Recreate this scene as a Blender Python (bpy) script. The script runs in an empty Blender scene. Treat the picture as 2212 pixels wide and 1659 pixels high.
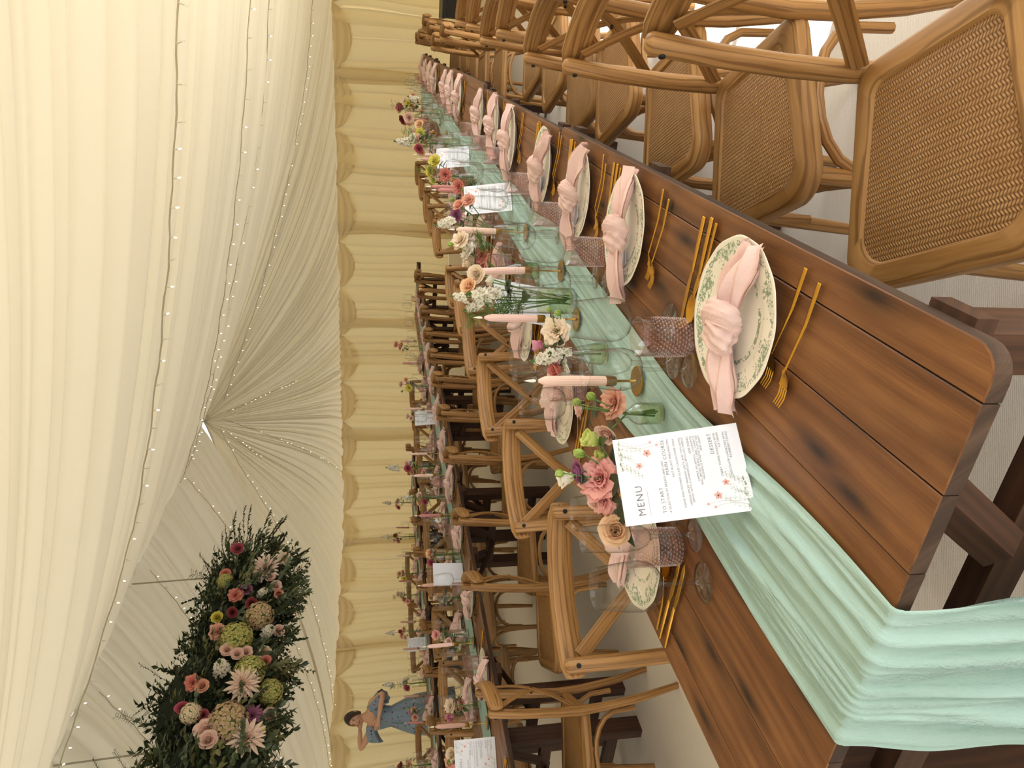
import bpy, math, random
import numpy as np
from mathutils import Vector, Matrix, Euler

PI = math.pi
R = random.Random(11)
SC = bpy.context.scene
COL = SC.collection

# ------------------------------------------------------------------ camera
F_PX, PITCH, YAW, EYE = 1514.0, math.atan(299 / 1514.0), math.radians(26.4), 1.36
cam_data = bpy.data.cameras.new('camera')
cam_data.sensor_fit = 'HORIZONTAL'
cam_data.sensor_width = 36.0
cam_data.lens = 36.0 * F_PX / 2212.0
cam_data.clip_start = 0.05
cam_data.clip_end = 200
cam = bpy.data.objects.new('camera', cam_data)
COL.objects.link(cam)
fwd = Vector((-math.sin(YAW) * math.cos(PITCH), math.cos(YAW) * math.cos(PITCH), -math.sin(PITCH)))
rgt = Vector((math.cos(YAW), math.sin(YAW), 0))
upv = rgt.cross(fwd)
# the phone was held on its side: the picture's right is the room's down
cx, cy, cz = -upv, rgt, -fwd
cam.matrix_world = Matrix(((cx.x, cy.x, cz.x, 0), (cx.y, cy.y, cz.y, 0), (cx.z, cy.z, cz.z, EYE), (0, 0, 0, 1)))
SC.camera = cam

# ------------------------------------------------------------------ world, sun, exposure
world = bpy.data.worlds.new('world')
SC.world = world
world.use_nodes = True
bg = world.node_tree.nodes['Background']
bg.inputs['Color'].default_value = (0.93, 0.97, 1.0, 1)
bg.inputs['Strength'].default_value = 1.7

sun_d = bpy.data.lights.new('sun', 'SUN')
sun_d.energy = 9.0
sun_d.angle = math.radians(0.8)
sun_d.color = (1.0, 0.95, 0.86)
sun = bpy.data.objects.new('sun', sun_d)
COL.objects.link(sun)
sun.rotation_euler = Vector((-0.60, 0.10, -0.80)).to_track_quat('-Z', 'Y').to_euler()


def area_light(name, loc, target, sx, sy, power, color):
    d = bpy.data.lights.new(name, 'AREA')
    d.shape = 'RECTANGLE'
    d.size, d.size_y = sx, sy
    d.energy, d.color = power, color
    o = bpy.data.objects.new(name, d)
    COL.objects.link(o)
    o.location = loc
    o.rotation_euler = (Vector(target) - Vector(loc)).to_track_quat('-Z', 'Y').to_euler()
    return o


# fill lamp added behind the camera, where an unseen entrance is assumed
area_light('rear_fill', (-2.4, -3.0, 2.0), (-2.6, 3.0, -0.6), 7.0, 2.0, 22, (0.97, 0.985, 1.0))
area_light('open_side_daylight', (2.5, 3.0, 1.7), (-1.2, 3.0, -1.2), 9.0, 2.0, 200, (0.95, 0.98, 1.0))

SC.view_settings.view_transform = 'Standard'
SC.view_settings.look = 'None'
SC.view_settings.exposure = 0.0
SC.view_settings.gamma = 1.0
SC.view_settings.use_curve_mapping = False
try:
    SC.cycles.transparent_max_bounces = 40
    SC.cycles.max_bounces = 10
    SC.cycles.diffuse_bounces = 5
    SC.cycles.glossy_bounces = 4
    SC.cycles.transmission_bounces = 6
    SC.cycles.sample_clamp_indirect = 6
except Exception:
    pass


# ------------------------------------------------------------------ helpers: colour, nodes
def lin(h):
    h = h.lstrip('#')
    out = []
    for i in (0, 2, 4):
        c = int(h[i:i + 2], 16) / 255.0
        out.append(c / 12.92 if c <= 0.04045 else ((c + 0.055) / 1.055) ** 2.4)
    return (out[0], out[1], out[2], 1.0)


class NT:
    def __init__(self, name):
        self.m = bpy.data.materials.new(name)
        self.m.use_nodes = True
        self.t = self.m.node_tree
        self.b = self.t.nodes['Principled BSDF']
        self.out = self.t.nodes['Material Output']

    def n(self, kind, **kw):
        nd = self.t.nodes.new(kind)
        for k, v in kw.items():
            if k.startswith('_'):
                setattr(nd, k[1:], v)
            else:
                key = int(k[1:]) if k[0] == 'i' and k[1:].isdigit() else k.replace('__', ' ')
                self.set(nd, key, v)
        return nd

    def set(self, nd, key, v):
        if isinstance(v, bpy.types.NodeSocket):
            self.t.links.new(v, nd.inputs[key])
        else:
            nd.inputs[key].default_value = v

    def math(self, op, a, b=0.0, c=None):
        kw = {'i0': a, 'i1': b}
        if c is not None:
            kw['i2'] = c
        return self.n('ShaderNodeMath', _operation=op, **kw).outputs[0]

    def ramp(self, fac, stops, interp='LINEAR'):
        nd = self.n('ShaderNodeValToRGB', i0=fac)
        cr = nd.color_ramp
        cr.interpolation = interp
        while len(cr.elements) < len(stops):
            cr.elements.new(0.5)
        for e, (p, c) in zip(cr.elements, stops):
            e.position = p
            e.color = c if len(c) == 4 else (*c, 1)
        return nd.outputs[0]

    def mix(self, fac, a, b, mode='MIX'):
        nd = self.t.nodes.new('ShaderNodeMix')
        nd.data_type = 'RGBA'
        nd.blend_type = mode
        self.set(nd, 0, fac)
        self.set(nd, 6, a)
        self.set(nd, 7, b)
        return nd.outputs[2]

    def bump(self, h, strength=0.3, dist=0.002):
        nd = self.n('ShaderNodeBump', Height=h, Strength=strength, Distance=dist)
        self.t.links.new(nd.outputs[0], self.b.inputs['Normal'])
        return nd.outputs[0]

    def base(self, c):
        self.set(self.b, 'Base Color', c)

    def vary(self, col, amt=0.12):
        """brightness differs from copy to copy"""
        oi = self.n('ShaderNodeObjectInfo')
        v = self.math('MULTIPLY_ADD', oi.outputs['Random'], 2 * amt, 1 - amt)
        hsv = self.n('ShaderNodeHueSaturation', Color=col, Value=v)
        return hsv.outputs[0]


def plain(name, hexc, rough=0.6, metal=0.0, spec=None, noise=0.0, sss=0.0):
    m = NT(name)
    c = lin(hexc)
    if noise:
        tc = m.n('ShaderNodeTexCoord')
        nz = m.n('ShaderNodeTexNoise', Vector=tc.outputs['Object'], Scale=90.0, Detail=3.0)
        d = tuple(x * (1 - noise) for x in c[:3]) + (1,)
        l = tuple(min(1, x * (1 + noise)) for x in c[:3]) + (1,)
        m.base(m.mix(nz.outputs[0], d, l))
    else:
        m.base(c)
    m.b.inputs['Roughness'].default_value = rough
    m.b.inputs['Metallic'].default_value = metal
    if spec is not None:
        m.b.inputs['Specular IOR Level'].default_value = spec
    if sss:
        m.b.inputs['Subsurface Weight'].default_value = sss
        m.b.inputs['Subsurface Radius'].default_value = (0.01, 0.005, 0.003)
        m.b.inputs['Subsurface Scale'].default_value = 0.5
    return m.m


def petal_mat(name, hexc, hex2=None):
    m = NT(name)
    a, b = lin(hexc), lin(hex2 or hexc)
    uv = m.n('ShaderNodeUVMap')
    sep = m.n('ShaderNodeSeparateXYZ', i0=uv.outputs[0])
    m.base(m.vary(m.ramp(sep.outputs[1], [(0.1, b), (0.75, a)]), 0.06))
    m.b.inputs['Roughness'].default_value = 0.55
    m.b.inputs['Specular IOR Level'].default_value = 0.2
    tr = m.n('ShaderNodeBsdfTranslucent', Color=a)
    mx = m.n('ShaderNodeMixShader', Fac=0.25, i1=m.b.outputs[0], i2=tr.outputs[0])
    m.t.links.new(mx.outputs[0], m.out.inputs[0])
    return m.m


def wood(name, dark, mid, light, rough=0.5, knots=False, var=0.1, fine=1.0, spec=0.35, wave=0.14, lines=0.0):
    """grain runs along V of the UV map (metres)"""
    m = NT(name)
    uv = m.n('ShaderNodeUVMap')
    oi = m.n('ShaderNodeObjectInfo')
    off = m.n('ShaderNodeVectorMath', _operation='SCALE', i0=(7.3, 3.1, 0), Scale=oi.outputs['Random'])
    vec = m.n('ShaderNodeVectorMath', _operation='ADD', i0=uv.outputs[0], i1=off.outputs[0])
    mp = m.n('ShaderNodeMapping', Vector=vec.outputs[0], Scale=(14 * fine, 1.3, 1))
    w = m.n('ShaderNodeTexNoise', Vector=mp.outputs[0], Scale=1.6, Detail=2.0)
    wv = m.n('ShaderNodeTexWave', Vector=mp.outputs[0], Scale=0.9, Distortion=7.0, Detail=2.0, Detail__Scale=1.1)
    wv.bands_direction = 'X'
    mp2 = m.n('ShaderNodeMapping', Vector=vec.outputs[0], Scale=(420 * fine, 9, 1))
    g = m.n('ShaderNodeTexNoise', Vector=mp2.outputs[0], Scale=1.0, Detail=4.0, Roughness=0.65)
    f = m.math('MULTIPLY_ADD', wv.outputs['Fac'], wave, m.math('MULTIPLY', w.outputs[0], 0.80 - wave))
    f = m.math('MULTIPLY_ADD', g.outputs[0], 0.42, f)
    col = m.ramp(f, [(0.28, lin(dark)), (0.55, lin(mid)), (0.86, lin(light))])
    if lines:
        mpl = m.n('ShaderNodeMapping', Vector=vec.outputs[0], Scale=(16, 1.0, 1))
        wl = m.n('ShaderNodeTexWave', Vector=mpl.outputs[0], Scale=1.1, Distortion=8.0, Detail=3.0, Detail__Scale=1.5, Detail__Roughness=0.6)
        ln = m.ramp(wl.outputs['Fac'], [(0.0, (1, 1, 1, 1)), (0.22, (0, 0, 0, 1))])
        col = m.mix(m.math('MULTIPLY', ln, lines), col, lin('#573515'))
    if knots:
        mp3 = m.n('ShaderNodeMapping', Vector=vec.outputs[0], Scale=(9.0, 2.6, 1))
        vo = m.n('ShaderNodeTexVoronoi', Vector=mp3.outputs[0], Scale=1.0)
        vo.voronoi_dimensions = '2D'
        kn = m.ramp(vo.outputs['Distance'], [(0.02, (1, 1, 1, 1)), (0.13, (0.35, 0.35, 0.35, 1)), (0.24, (0, 0, 0, 1))])
        col = m.mix(kn, col, lin('#2c1a10'))
        mp4 = m.n('ShaderNodeMapping', Vector=vec.outputs[0], Scale=(3, 1.6, 1))
        st = m.n('ShaderNodeTexNoise', Vector=mp4.outputs[0], Scale=3.0, Detail=5.0)
        col = m.mix(m.ramp(st.outputs[0], [(0.42, (0, 0, 0, 1)), (0.7, (0.45, 0.45, 0.45, 1))]), col, lin(dark))
    m.base(m.vary(col, var))
    m.b.inputs['Roughness'].default_value = rough
    m.b.inputs['Specular IOR Level'].default_value = spec
    m.bump(g.outputs[0], 0.25, 0.0012)
    return m.m


def fabric(name, hexc, hex2, transl=0.0, rough=0.9, weave=900.0, bump=0.15, crinkle=0.0, tcol=None):
    m = NT(name)
    tc = m.n('ShaderNodeTexCoord')
    nz = m.n('ShaderNodeTexNoise', Vector=tc.outputs['Object'], Scale=3.0, Detail=4.0)
    col = m.mix(nz.outputs[0], lin(hexc), lin(hex2))
    m.base(col)
    m.b.inputs['Roughness'].default_value = rough
    m.b.inputs['Specular IOR Level'].default_value = 0.15
    fin = m.n('ShaderNodeTexNoise', Vector=tc.outputs['Object'], Scale=weave, Detail=2.0)
    h = fin.outputs[0]
    if crinkle:
        mp = m.n('ShaderNodeMapping', Vector=tc.outputs['Object'], Scale=(330, 26, 60))
        cr = m.n('ShaderNodeTexNoise', Vector=mp.outputs[0], Scale=1.0, Detail=5.0, Roughness=0.65, Distortion=0.35)
        h = m.math('MULTIPLY_ADD', cr.outputs[0], crinkle, m.math('MULTIPLY', h, 0.25))
    nrm = m.bump(h, bump, 0.004)
    if transl:
        tr = m.n('ShaderNodeBsdfTranslucent', Color=(lin(tcol) if tcol else col), Normal=nrm)
        mx = m.n('ShaderNodeMixShader', Fac=transl, i1=m.b.outputs[0], i2=tr.outputs[0])
        m.t.links.new(mx.outputs[0], m.out.inputs[0])
    return m.m


def thin_glass(name, tint=(1, 1, 1), edge=(1, 1, 1), base=0.03, power=3.0, rough=0.02):
    """single-walled clear glass: tinted see-through with a mirror reflection that grows towards the rim"""
    m = NT(name)
    m.t.nodes.remove(m.b)
    lw = m.n('ShaderNodeLayerWeight', Blend=0.5)
    f = m.math('POWER', lw.outputs['Facing'], power)
    f = m.math('MULTIPLY_ADD', f, 0.62, base)
    tcol = m.mix(m.math('POWER', lw.outputs['Facing'], 2.5), (*tint, 1), (tint[0] * edge[0], tint[1] * edge[1], tint[2] * edge[2], 1))
    tr = m.n('ShaderNodeBsdfTransparent', Color=tcol)
    gl = m.n('ShaderNodeBsdfGlossy', Roughness=rough)
    mx = m.n('ShaderNodeMixShader', Fac=f, i1=tr.outputs[0], i2=gl.outputs[0])
    m.t.links.new(mx.outputs[0], m.out.inputs[0])
    return m.m


M = {}
M['chair'] = wood('oak_honey', '#5e4325', '#966c3c', '#b48b59', 0.42, var=0.12, lines=0.6)
M['table'] = wood('stained_pine', '#492c17', '#754a28', '#93643a', 0.46, knots=True, var=0.10, fine=0.8, spec=0.3)
M['edge'] = wood('weathered_edge', '#2a1d15', '#3a2a20', '#5a4536', 0.75, var=0.08, wave=0.0)
M['trestle'] = wood('dark_trestle', '#21130c', '#3b2417', '#533523', 0.6, var=0.1)
M['bolt'] = plain('black_bolt', '#1c1a18', 0.45, 0.4)
M['gold'] = plain('brushed_gold', '#c8963c', 0.26, 1.0)
M['brass'] = plain('brass', '#a8843f', 0.3, 1.0)
M['glass'] = thin_glass('clear_glass', (0.99, 0.995, 0.99), (0.55, 0.56, 0.54), 0.022, 3.8)
M['stem_glass'] = thin_glass('glass_stem', (0.93, 0.94, 0.93), (0.5, 0.5, 0.49), 0.05, 2.0)
M['vase_glass'] = thin_glass('vase_glass', (0.96, 0.975, 0.955), (0.45, 0.47, 0.43), 0.05, 2.0)
M['pink_glass'] = thin_glass('pink_glass', (0.985, 0.93, 0.925), (0.85, 0.66, 0.64), 0.05, 2.4, 0.03)
M['pink_studs'] = thin_glass('pink_studs', (0.99, 0.94, 0.935), (0.74, 0.52, 0.50), 0.12, 1.8, 0.06)
M['green_glass'] = thin_glass('green_glass', (0.80, 0.86, 0.78), (0.45, 0.5, 0.42), 0.05, 2.6)
M['water'] = thin_glass('vase_water', (0.90, 0.93, 0.80), (0.75, 0.8, 0.6), 0.02, 4.0)
M['napkin'] = fabric('pink_muslin', '#e6c2ba', '#efd3cb', 0.12, weave=500, bump=0.3)
M['runner'] = fabric('mint_gauze', '#a2c3bc', '#b8d2cb', 0.08, weave=700, bump=0.55, crinkle=1.3)
M['card'] = plain('white_card', '#e3e5ee', 0.7)
M['ink'] = plain('grey_ink', '#74737a', 0.8)
M['print_pink'] = plain('print_pink', '#e5aaa3', 0.8)
M['print_green'] = plain('print_green', '#b0b5a2', 0.8)
M['candle_peach'] = plain('candle_peach', '#eecbbb', 0.55, sss=0.2)
M['candle_blush'] = plain('candle_blush', '#ebc6bd', 0.55, sss=0.2)
M['candle_mauve'] = plain('candle_mauve', '#c07f78', 0.55, sss=0.15)
M['candle_taupe'] = plain('candle_taupe', '#cb9f8e', 0.55, sss=0.15)
M['led'] = plain('led_flame', '#f6f1e6', 0.4)
M['wick'] = plain('wick', '#2a2420', 0.8)
M['stem'] = plain('stem_green', '#5f7c3c', 0.5)
M['stem_dark'] = plain('stem_dark_green', '#3c5230', 0.5)
M['leaf'] = plain('leaf_green', '#465434', 0.5, noise=0.3)
M['leaf_dark'] = plain('leaf_dark', '#323c25', 0.5, noise=0.3)
M['leaf_olive'] = plain('leaf_olive', '#686840', 0.5, noise=0.3)
M['dill'] = plain('dill_green', '#5d7d33', 0.6)
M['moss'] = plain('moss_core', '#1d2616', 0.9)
P = {}
for k, a, b in [('white', '#f3ece0', '#d9dcae'), ('cream', '#efdcc4', '#e0cd9a'), ('peach', '#efc9a3', '#e0a674'), ('apricot', '#eab29b', '#dd9680'),
                ('blush', '#eecdbf', '#e0b3a2'), ('pink', '#e9aba4', '#d98784'), ('coral', '#d98a7c', '#c46c5e'), ('mauve', '#a86d8e', '#8a4c75'),
                ('magenta', '#b25666', '#8d3d50'), ('burgundy', '#8a3f44', '#6c2b33'), ('lime', '#d3d883', '#bcc663'), ('budgreen', '#b9cc74', '#8fae52'),
                ('hydrangea', '#c3bb76', '#8f9a4b'), ('hydrangea_pink', '#cfae92', '#a8a25c'), ('yellow', '#dccf62', '#c0b545'), ('tulip', '#dd9bab', '#c5748c'),
                ('dahlia', '#eed6c6', '#e4bfab')]:
    P[k] = petal_mat('petal_' + k, a, b)


# rattan herringbone seat
def rattan():
    m = NT('rattan_weave')
    tc = m.n('ShaderNodeTexCoord')
    s = m.n('ShaderNodeSeparateXYZ', i0=tc.outputs['Object'])
    row = m.math('MULTIPLY', s.outputs[1], 1 / 0.0095)
    fl = m.math('FLOOR', row)
    par = m.math('SUBTRACT', m.math('MULTIPLY', m.math('MODULO', m.math('ABSOLUTE', fl), 2.0), 2.0), 1.0)
    fr = m.math('SUBTRACT', m.math('SUBTRACT', row, fl), 0.5)
    sl = m.math('MULTIPLY', m.math('MULTIPLY', fr, par), 0.8)
    ph = m.math('ADD', m.math('MULTIPLY', s.outputs[0], 1 / 0.0062), sl)
    wav = m.math('ABSOLUTE', m.math('SINE', m.math('MULTIPLY', ph, PI)))
    edge = m.math('SUBTRACT', 1.0, m.math('MULTIPLY', m.math('ABSOLUTE', fr), 1.7))
    h = m.math('MULTIPLY', m.math('POWER', wav, 0.6), m.math('POWER', m.math('MAXIMUM', edge, 0.0), 0.5))
    nz = m.n('ShaderNodeTexNoise', Vector=tc.outputs['Object'], Scale=14.0, Detail=5.0)
    col = m.ramp(h, [(0.1, lin('#5f4022')), (0.6, lin('#a67a4a')), (1.0, lin('#c6a06c'))])
    col = m.mix(m.ramp(nz.outputs[0], [(0.35, (0, 0, 0, 1)), (0.75, (0.55, 0.55, 0.55, 1))]), col, lin('#8a5c2c'))
    m.base(m.vary(col, 0.08))
    m.b.inputs['Roughness'].default_value = 0.5
    m.b.inputs['Specular IOR Level'].default_value = 0.35
    m.bump(h, 0.7, 0.003)
    return m.m


M['rattan'] = rattan()


def plate_material():
    """cream ironstone with a green transfer print round the rim and the well"""
    m = NT('plate_transferware')
    tc = m.n('ShaderNodeTexCoord')
    s = m.n('ShaderNodeSeparateXYZ', i0=tc.outputs['Object'])
    x, y = s.outputs[0], s.outputs[1]
    r = m.math('SQRT', m.math('ADD', m.math('MULTIPLY', x, x), m.math('MULTIPLY', y, y)))
    th = m.math('ARCTAN2', y, x)
    swag = m.math('ABSOLUTE', m.math('SINE', m.math('MULTIPLY', th, 4.0)))
    up = m.math('GREATER_THAN', s.outputs[2], 0.008)

    def band(c, w):
        return m.math('SUBTRACT', 1.0, m.math('MINIMUM', m.math('MULTIPLY', m.math('ABSOLUTE', m.math('SUBTRACT', r, c)), 1 / w), 1.0))
    vo = m.n('ShaderNodeTexVoronoi', Vector=tc.outputs['Object'], Scale=210.0)
    nz = m.n('ShaderNodeTexNoise', Vector=tc.outputs['Object'], Scale=150.0, Detail=4.0, Roughness=0.7)
    nz2 = m.n('ShaderNodeTexNoise', Vector=tc.outputs['Object'], Scale=42.0, Detail=2.0)
    floral = m.math('GREATER_THAN', m.math('ADD', nz.outputs[0], m.math('MULTIPLY', nz2.outputs[0], 0.55)), 0.81)
    cell = m.math('LESS_THAN', vo.outputs['Distance'], 0.36)
    rimc = m.math('SUBTRACT', 0.121, m.math('MULTIPLY', m.math('POWER', swag, 3.0), 0.006))
    d_rim = m.math('ABSOLUTE', m.math('SUBTRACT', r, rimc))
    rim = m.math('LESS_THAN', d_rim, m.math('ADD', 0.0035, m.math('MULTIPLY', swag, 0.006)))
    rimp = m.math('MULTIPLY', rim, m.math('MAXIMUM', cell, floral))
    mid = m.math('MULTIPLY', m.math('GREATER_THAN', band(0.106, 0.014), 0.05), m.math('MULTIPLY', floral, m.math('GREATER_THAN', swag, 0.45)))
    well = m.math('MULTIPLY', m.math('GREATER_THAN', band(0.074, 0.0045), 0.1), m.math('MAXIMUM', floral, m.math('LESS_THAN', vo.outputs['Distance'], 0.25)))
    pat = m.math('MULTIPLY', m.math('MAXIMUM', m.math('MAXIMUM', rimp, mid), well), up)
    wash = m.math('MULTIPLY', m.math('MULTIPLY', rim, m.math('GREATER_THAN', swag, 0.6)), m.math('MULTIPLY', up, 0.35))
    col = m.mix(wash, lin('#e8e2d3'), lin('#a9b59b'))
    col = m.mix(m.math('MULTIPLY', pat, 0.8), col, lin('#66805f'))
    m.base(col)
    m.b.inputs['Roughness'].default_value = 0.18
    return m.m


M['plate'] = plate_material()


def carpet():
    m = NT('carpet')
    tc = m.n('ShaderNodeTexCoord')
    mp = m.n('ShaderNodeMapping', Vector=tc.outputs['Object'], Rotation=(0, 0, math.radians(62)))
    wv = m.n('ShaderNodeTexWave', Vector=mp.outputs[0], Scale=60.0, Distortion=2.5, Detail=2.0, Detail__Scale=8.0)
    nz = m.n('ShaderNodeTexNoise', Vector=tc.outputs['Object'], Scale=260.0, Detail=3.0)
    n2 = m.n('ShaderNodeTexNoise', Vector=tc.outputs['Object'], Scale=1.2, Detail=5.0)
    h = m.math('ADD', m.math('MULTIPLY', wv.outputs['Fac'], 0.3), m.math('MULTIPLY', nz.outputs[0], 0.7))
    c = m.mix(h, lin('#c9bfb1'), lin('#ebe4da'))
    c = m.mix(m.math('MULTIPLY', n2.outputs[0], 0.22), c, lin('#cbbca6'))
    m.base(c)
    m.b.inputs['Roughness'].default_value = 0.95
    m.b.inputs['Specular IOR Level'].default_value = 0.05
    m.bump(h, 0.35, 0.004)
    return m.m


M['carpet'] = carpet()
M['lining'] = fabric('ivory_lining', '#e3ddcd', '#e9e4d6', 0.084, weave=160, bump=0.04, tcol='#efe4c8')
M['wall'] = fabric('ivory_wall_warm_lit', '#eadab0', '#eee1bd', 0.22, weave=160, bump=0.05, tcol='#ead3a0')  # ivory cloth; the warm light on the wall is put into its yellower colour
M['swag'] = fabric('ivory_swag_warm_lit', '#efe2bf', '#f3e9cd', 0.34, weave=160, bump=0.05, tcol='#ecd7a0')  # same cloth; warm light coming through and a lift against shade put into colour


# ------------------------------------------------------------------ helpers: meshes and objects
class MB:
    def __init__(self):
        self.v, self.f, self.uv, self.mi = [], [], [], []

    def add(self, V, F, UV=None, m=0):
        o = len(self.v)
        self.v.extend([tuple(map(float, p)) for p in V])
        for i, f in enumerate(F):
            self.f.append(tuple(o + k for k in f))
            self.uv.append(UV[i] if UV else [(V[k][0], V[k][1]) for k in f])
            self.mi.append(m)
        return self

    def grid(self, fn, nu, nv, m=0, uvs=(1, 1), wrap=False):
        """fn(a, b) -> point for a, b in 0..1; nu x nv quads; wrap joins the a ends"""
        na = nu if wrap else nu + 1
        V = [fn(i / nu, j / nv) for j in range(nv + 1) for i in range(na)]
        F, UV = [], []
        for j in range(nv):
            for i in range(nu):
                i2 = (i + 1) % na
                F.append((j * na + i, j * na + i2, (j + 1) * na + i2, (j + 1) * na + i))
                UV.append([(i / nu * uvs[0], j / nv * uvs[1]), ((i + 1) / nu * uvs[0], j / nv * uvs[1]),
                           ((i + 1) / nu * uvs[0], (j + 1) / nv * uvs[1]), (i / nu * uvs[0], (j + 1) / nv * uvs[1])])
        return self.add(V, F, UV, m)

    def tube(self, pts, rad, n=8, sq=(1, 1), cap=True, m=0, up=None, round_end=False):
        pts = [Vector(p) for p in pts]
        if isinstance(rad, (int, float)):
            rad = [rad] * len(pts)
        rad = list(rad)
        if round_end:
            t0 = (pts[0] - pts[1]).normalized()
            t1 = (pts[-1] - pts[-2]).normalized()
            ra, rb = rad[0] * min(sq), rad[-1] * min(sq)
            pts = [pts[0] + t0 * ra * 0.62, pts[0] + t0 * ra * 0.48, pts[0] + t0 * ra * 0.22] + pts + [pts[-1] + t1 * rb * 0.22, pts[-1] + t1 * rb * 0.48, pts[-1] + t1 * rb * 0.62]
            rad = [rad[0] * 0.30, rad[0] * 0.72, rad[0] * 0.93] + rad + [rad[-1] * 0.93, rad[-1] * 0.72, rad[-1] * 0.30]
        T = []
        for i in range(len(pts)):
            a, b = pts[max(0, i - 1)], pts[min(len(pts) - 1, i + 1)]
            T.append((b - a).normalized())
        ref = Vector(up) if up else (Vector((0, 0, 1)) if abs(T[0].z) < 0.9 else Vector((1, 0, 0)))
        V, L, dist = [], [], 0.0
        nrm = None
        for i, p in enumerate(pts):
            if nrm is None:
                nrm = (ref - T[i] * ref.dot(T[i])).normalized()
            else:
                nrm = (nrm - T[i] * nrm.dot(T[i])).normalized()
            bn = T[i].cross(nrm)
            if i:
                dist += (pts[i] - pts[i - 1]).length
            L.append(dist)
            for k in range(n):
                a = 2 * PI * k / n
                V.append(p + bn * (math.cos(a) * rad[i] * sq[0]) + nrm * (math.sin(a) * rad[i] * sq[1]))
        F, UV = [], []
        per = 2 * PI * max(rad)
        for i in range(len(pts) - 1):
            for k in range(n):
                k2 = (k + 1) % n
                F.append((i * n + k, i * n + k2, (i + 1) * n + k2, (i + 1) * n + k))
                UV.append([(k / n * per, L[i]), ((k + 1) / n * per, L[i]), ((k + 1) / n * per, L[i + 1]), (k / n * per, L[i + 1])])
        if cap:
            F.append(tuple(range(n - 1, -1, -1)))
            UV.append([(0, 0)] * n)
            F.append(tuple((len(pts) - 1) * n + k for k in range(n)))
            UV.append([(0, 0)] * n)
        return self.add(V, F, UV, m)

    def lathe(self, prof, n=24, m=0, loc=(0, 0, 0), fn=None):
        V, rows = [], []
        for r, z in prof:
            if r < 1e-6:
                rows.append([len(V)] * n)
                V.append((loc[0], loc[1], loc[2] + z))
            else:
                rows.append(list(range(len(V), len(V) + n)))
                for k in range(n):
                    a = 2 * PI * k / n
                    rr = r * (fn(a, r, z) if fn else 1)
                    V.append((loc[0] + rr * math.cos(a), loc[1] + rr * math.sin(a), loc[2] + z))
        F, UV = [], []
        for j in range(len(prof) - 1):
            for k in range(n):
                k2 = (k + 1) % n
                f = [rows[j][k], rows[j][k2], rows[j + 1][k2], rows[j + 1][k]]
                g = []
                for q in f:
                    if q not in g:
                        g.append(q)
                if len(g) >= 3:
                    F.append(tuple(g))
                    UV.append([(k / n * 0.2, j / len(prof))] * len(g))
        return self.add(V, F, UV, m)

    def box(self, c, s, m=0, rot=None, long=None):
        hx, hy, hz = s[0] / 2, s[1] / 2, s[2] / 2
        V = [Vector((x, y, z)) for z in (-hz, hz) for y in (-hy, hy) for x in (-hx, hx)]
        F = [(0, 2, 3, 1), (4, 5, 7, 6), (0, 1, 5, 4), (2, 6, 7, 3), (0, 4, 6, 2), (1, 3, 7, 5)]
        ax = long if long is not None else max(range(3), key=lambda i: s[i])
        o = [i for i in range(3) if i != ax]
        UV = [[(V[k][o[0]] + V[k][o[1]], V[k][ax]) for k in f] for f in F]
        if rot is not None:
            V = [rot @ v for v in V]
        V = [(v[0] + c[0], v[1] + c[1], v[2] + c[2]) for v in V]
        return self.add(V, F, UV, m)

    def prism(self, outline, z0, z1, ch=0.0, m=0, ms=None):
        """vertical prism with a chamfered top edge; sides may use another material; grain along y"""
        n = len(outline)
        cx = sum(p[0] for p in outline) / n
        cy = sum(p[1] for p in outline) / n
        ms = m if ms is None else ms

        def ins(p):
            dx, dy = cx - p[0], cy - p[1]
            return (p[0] + (ch if dx > 0 else -ch) * min(1, abs(dx) / (ch + 1e-9)), p[1] + (ch if dy > 0 else -ch) * min(1, abs(dy) / (ch + 1e-9)))
        top = [ins(p) for p in outline] if ch else outline
        V = [(p[0], p[1], z0) for p in outline] + [(p[0], p[1], z1 - ch) for p in outline] + [(p[0], p[1], z1) for p in top]
        F = [tuple(range(n - 1, -1, -1))]
        self.add(V, F, [[(V[k][0], V[k][1]) for k in F[0]]], ms)
        o = len(self.v) - len(V)
        for i in range(n):
            j = (i + 1) % n
            for a, mm in ((0, ms), (n, m)):
                if a == n and not ch:
                    continue
                f = (o + a + i, o + a + j, o + a + n + j, o + a + n + i)
                self.f.append(f)
                self.uv.append([(self.v[k][2] + self.v[k][0], self.v[k][1]) for k in f])
                self.mi.append(mm)
        f = tuple(o + 2 * n + k for k in range(n)) if ch else tuple(o + n + k for k in range(n))
        self.f.append(f)
        self.uv.append([(self.v[k][0], self.v[k][1]) for k in f])
        self.mi.append(m)
        return self

    def join(self, other, mat=None, m=None):
        o = len(self.v)
        self.v.extend([tuple(mat @ Vector(p)) for p in other.v] if mat is not None else other.v)
        self.f.extend([tuple(o + k for k in f) for f in other.f])
        self.uv.extend(other.uv)
        self.mi.extend(other.mi if m is None else [m] * len(other.f))
        return self

    def mesh(self, name, mats, smooth=True, angle=40):
        me = bpy.data.meshes.new(name)
        me.from_pydata(self.v, [], self.f)
        for mm in (mats if isinstance(mats, (list, tuple)) else [mats]):
            me.materials.append(mm)
        if len(me.materials) > 1:
            me.polygons.foreach_set('material_index', self.mi)
        uvl = me.uv_layers.new(name='UVMap')
        flat = [c for poly in self.uv for uv in poly for c in uv]
        uvl.data.foreach_set('uv', flat)
        if smooth:
            me.shade_smooth()
            if angle and angle < 180:
                me.set_sharp_from_angle(angle=math.radians(angle))
        me.update()
        return me


KIDS = {}


def link(o, parent=None):
    COL.objects.link(o)
    if parent is not None:
        o.parent = parent
        KIDS.setdefault(parent.name, []).append(o)
    return o


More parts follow.
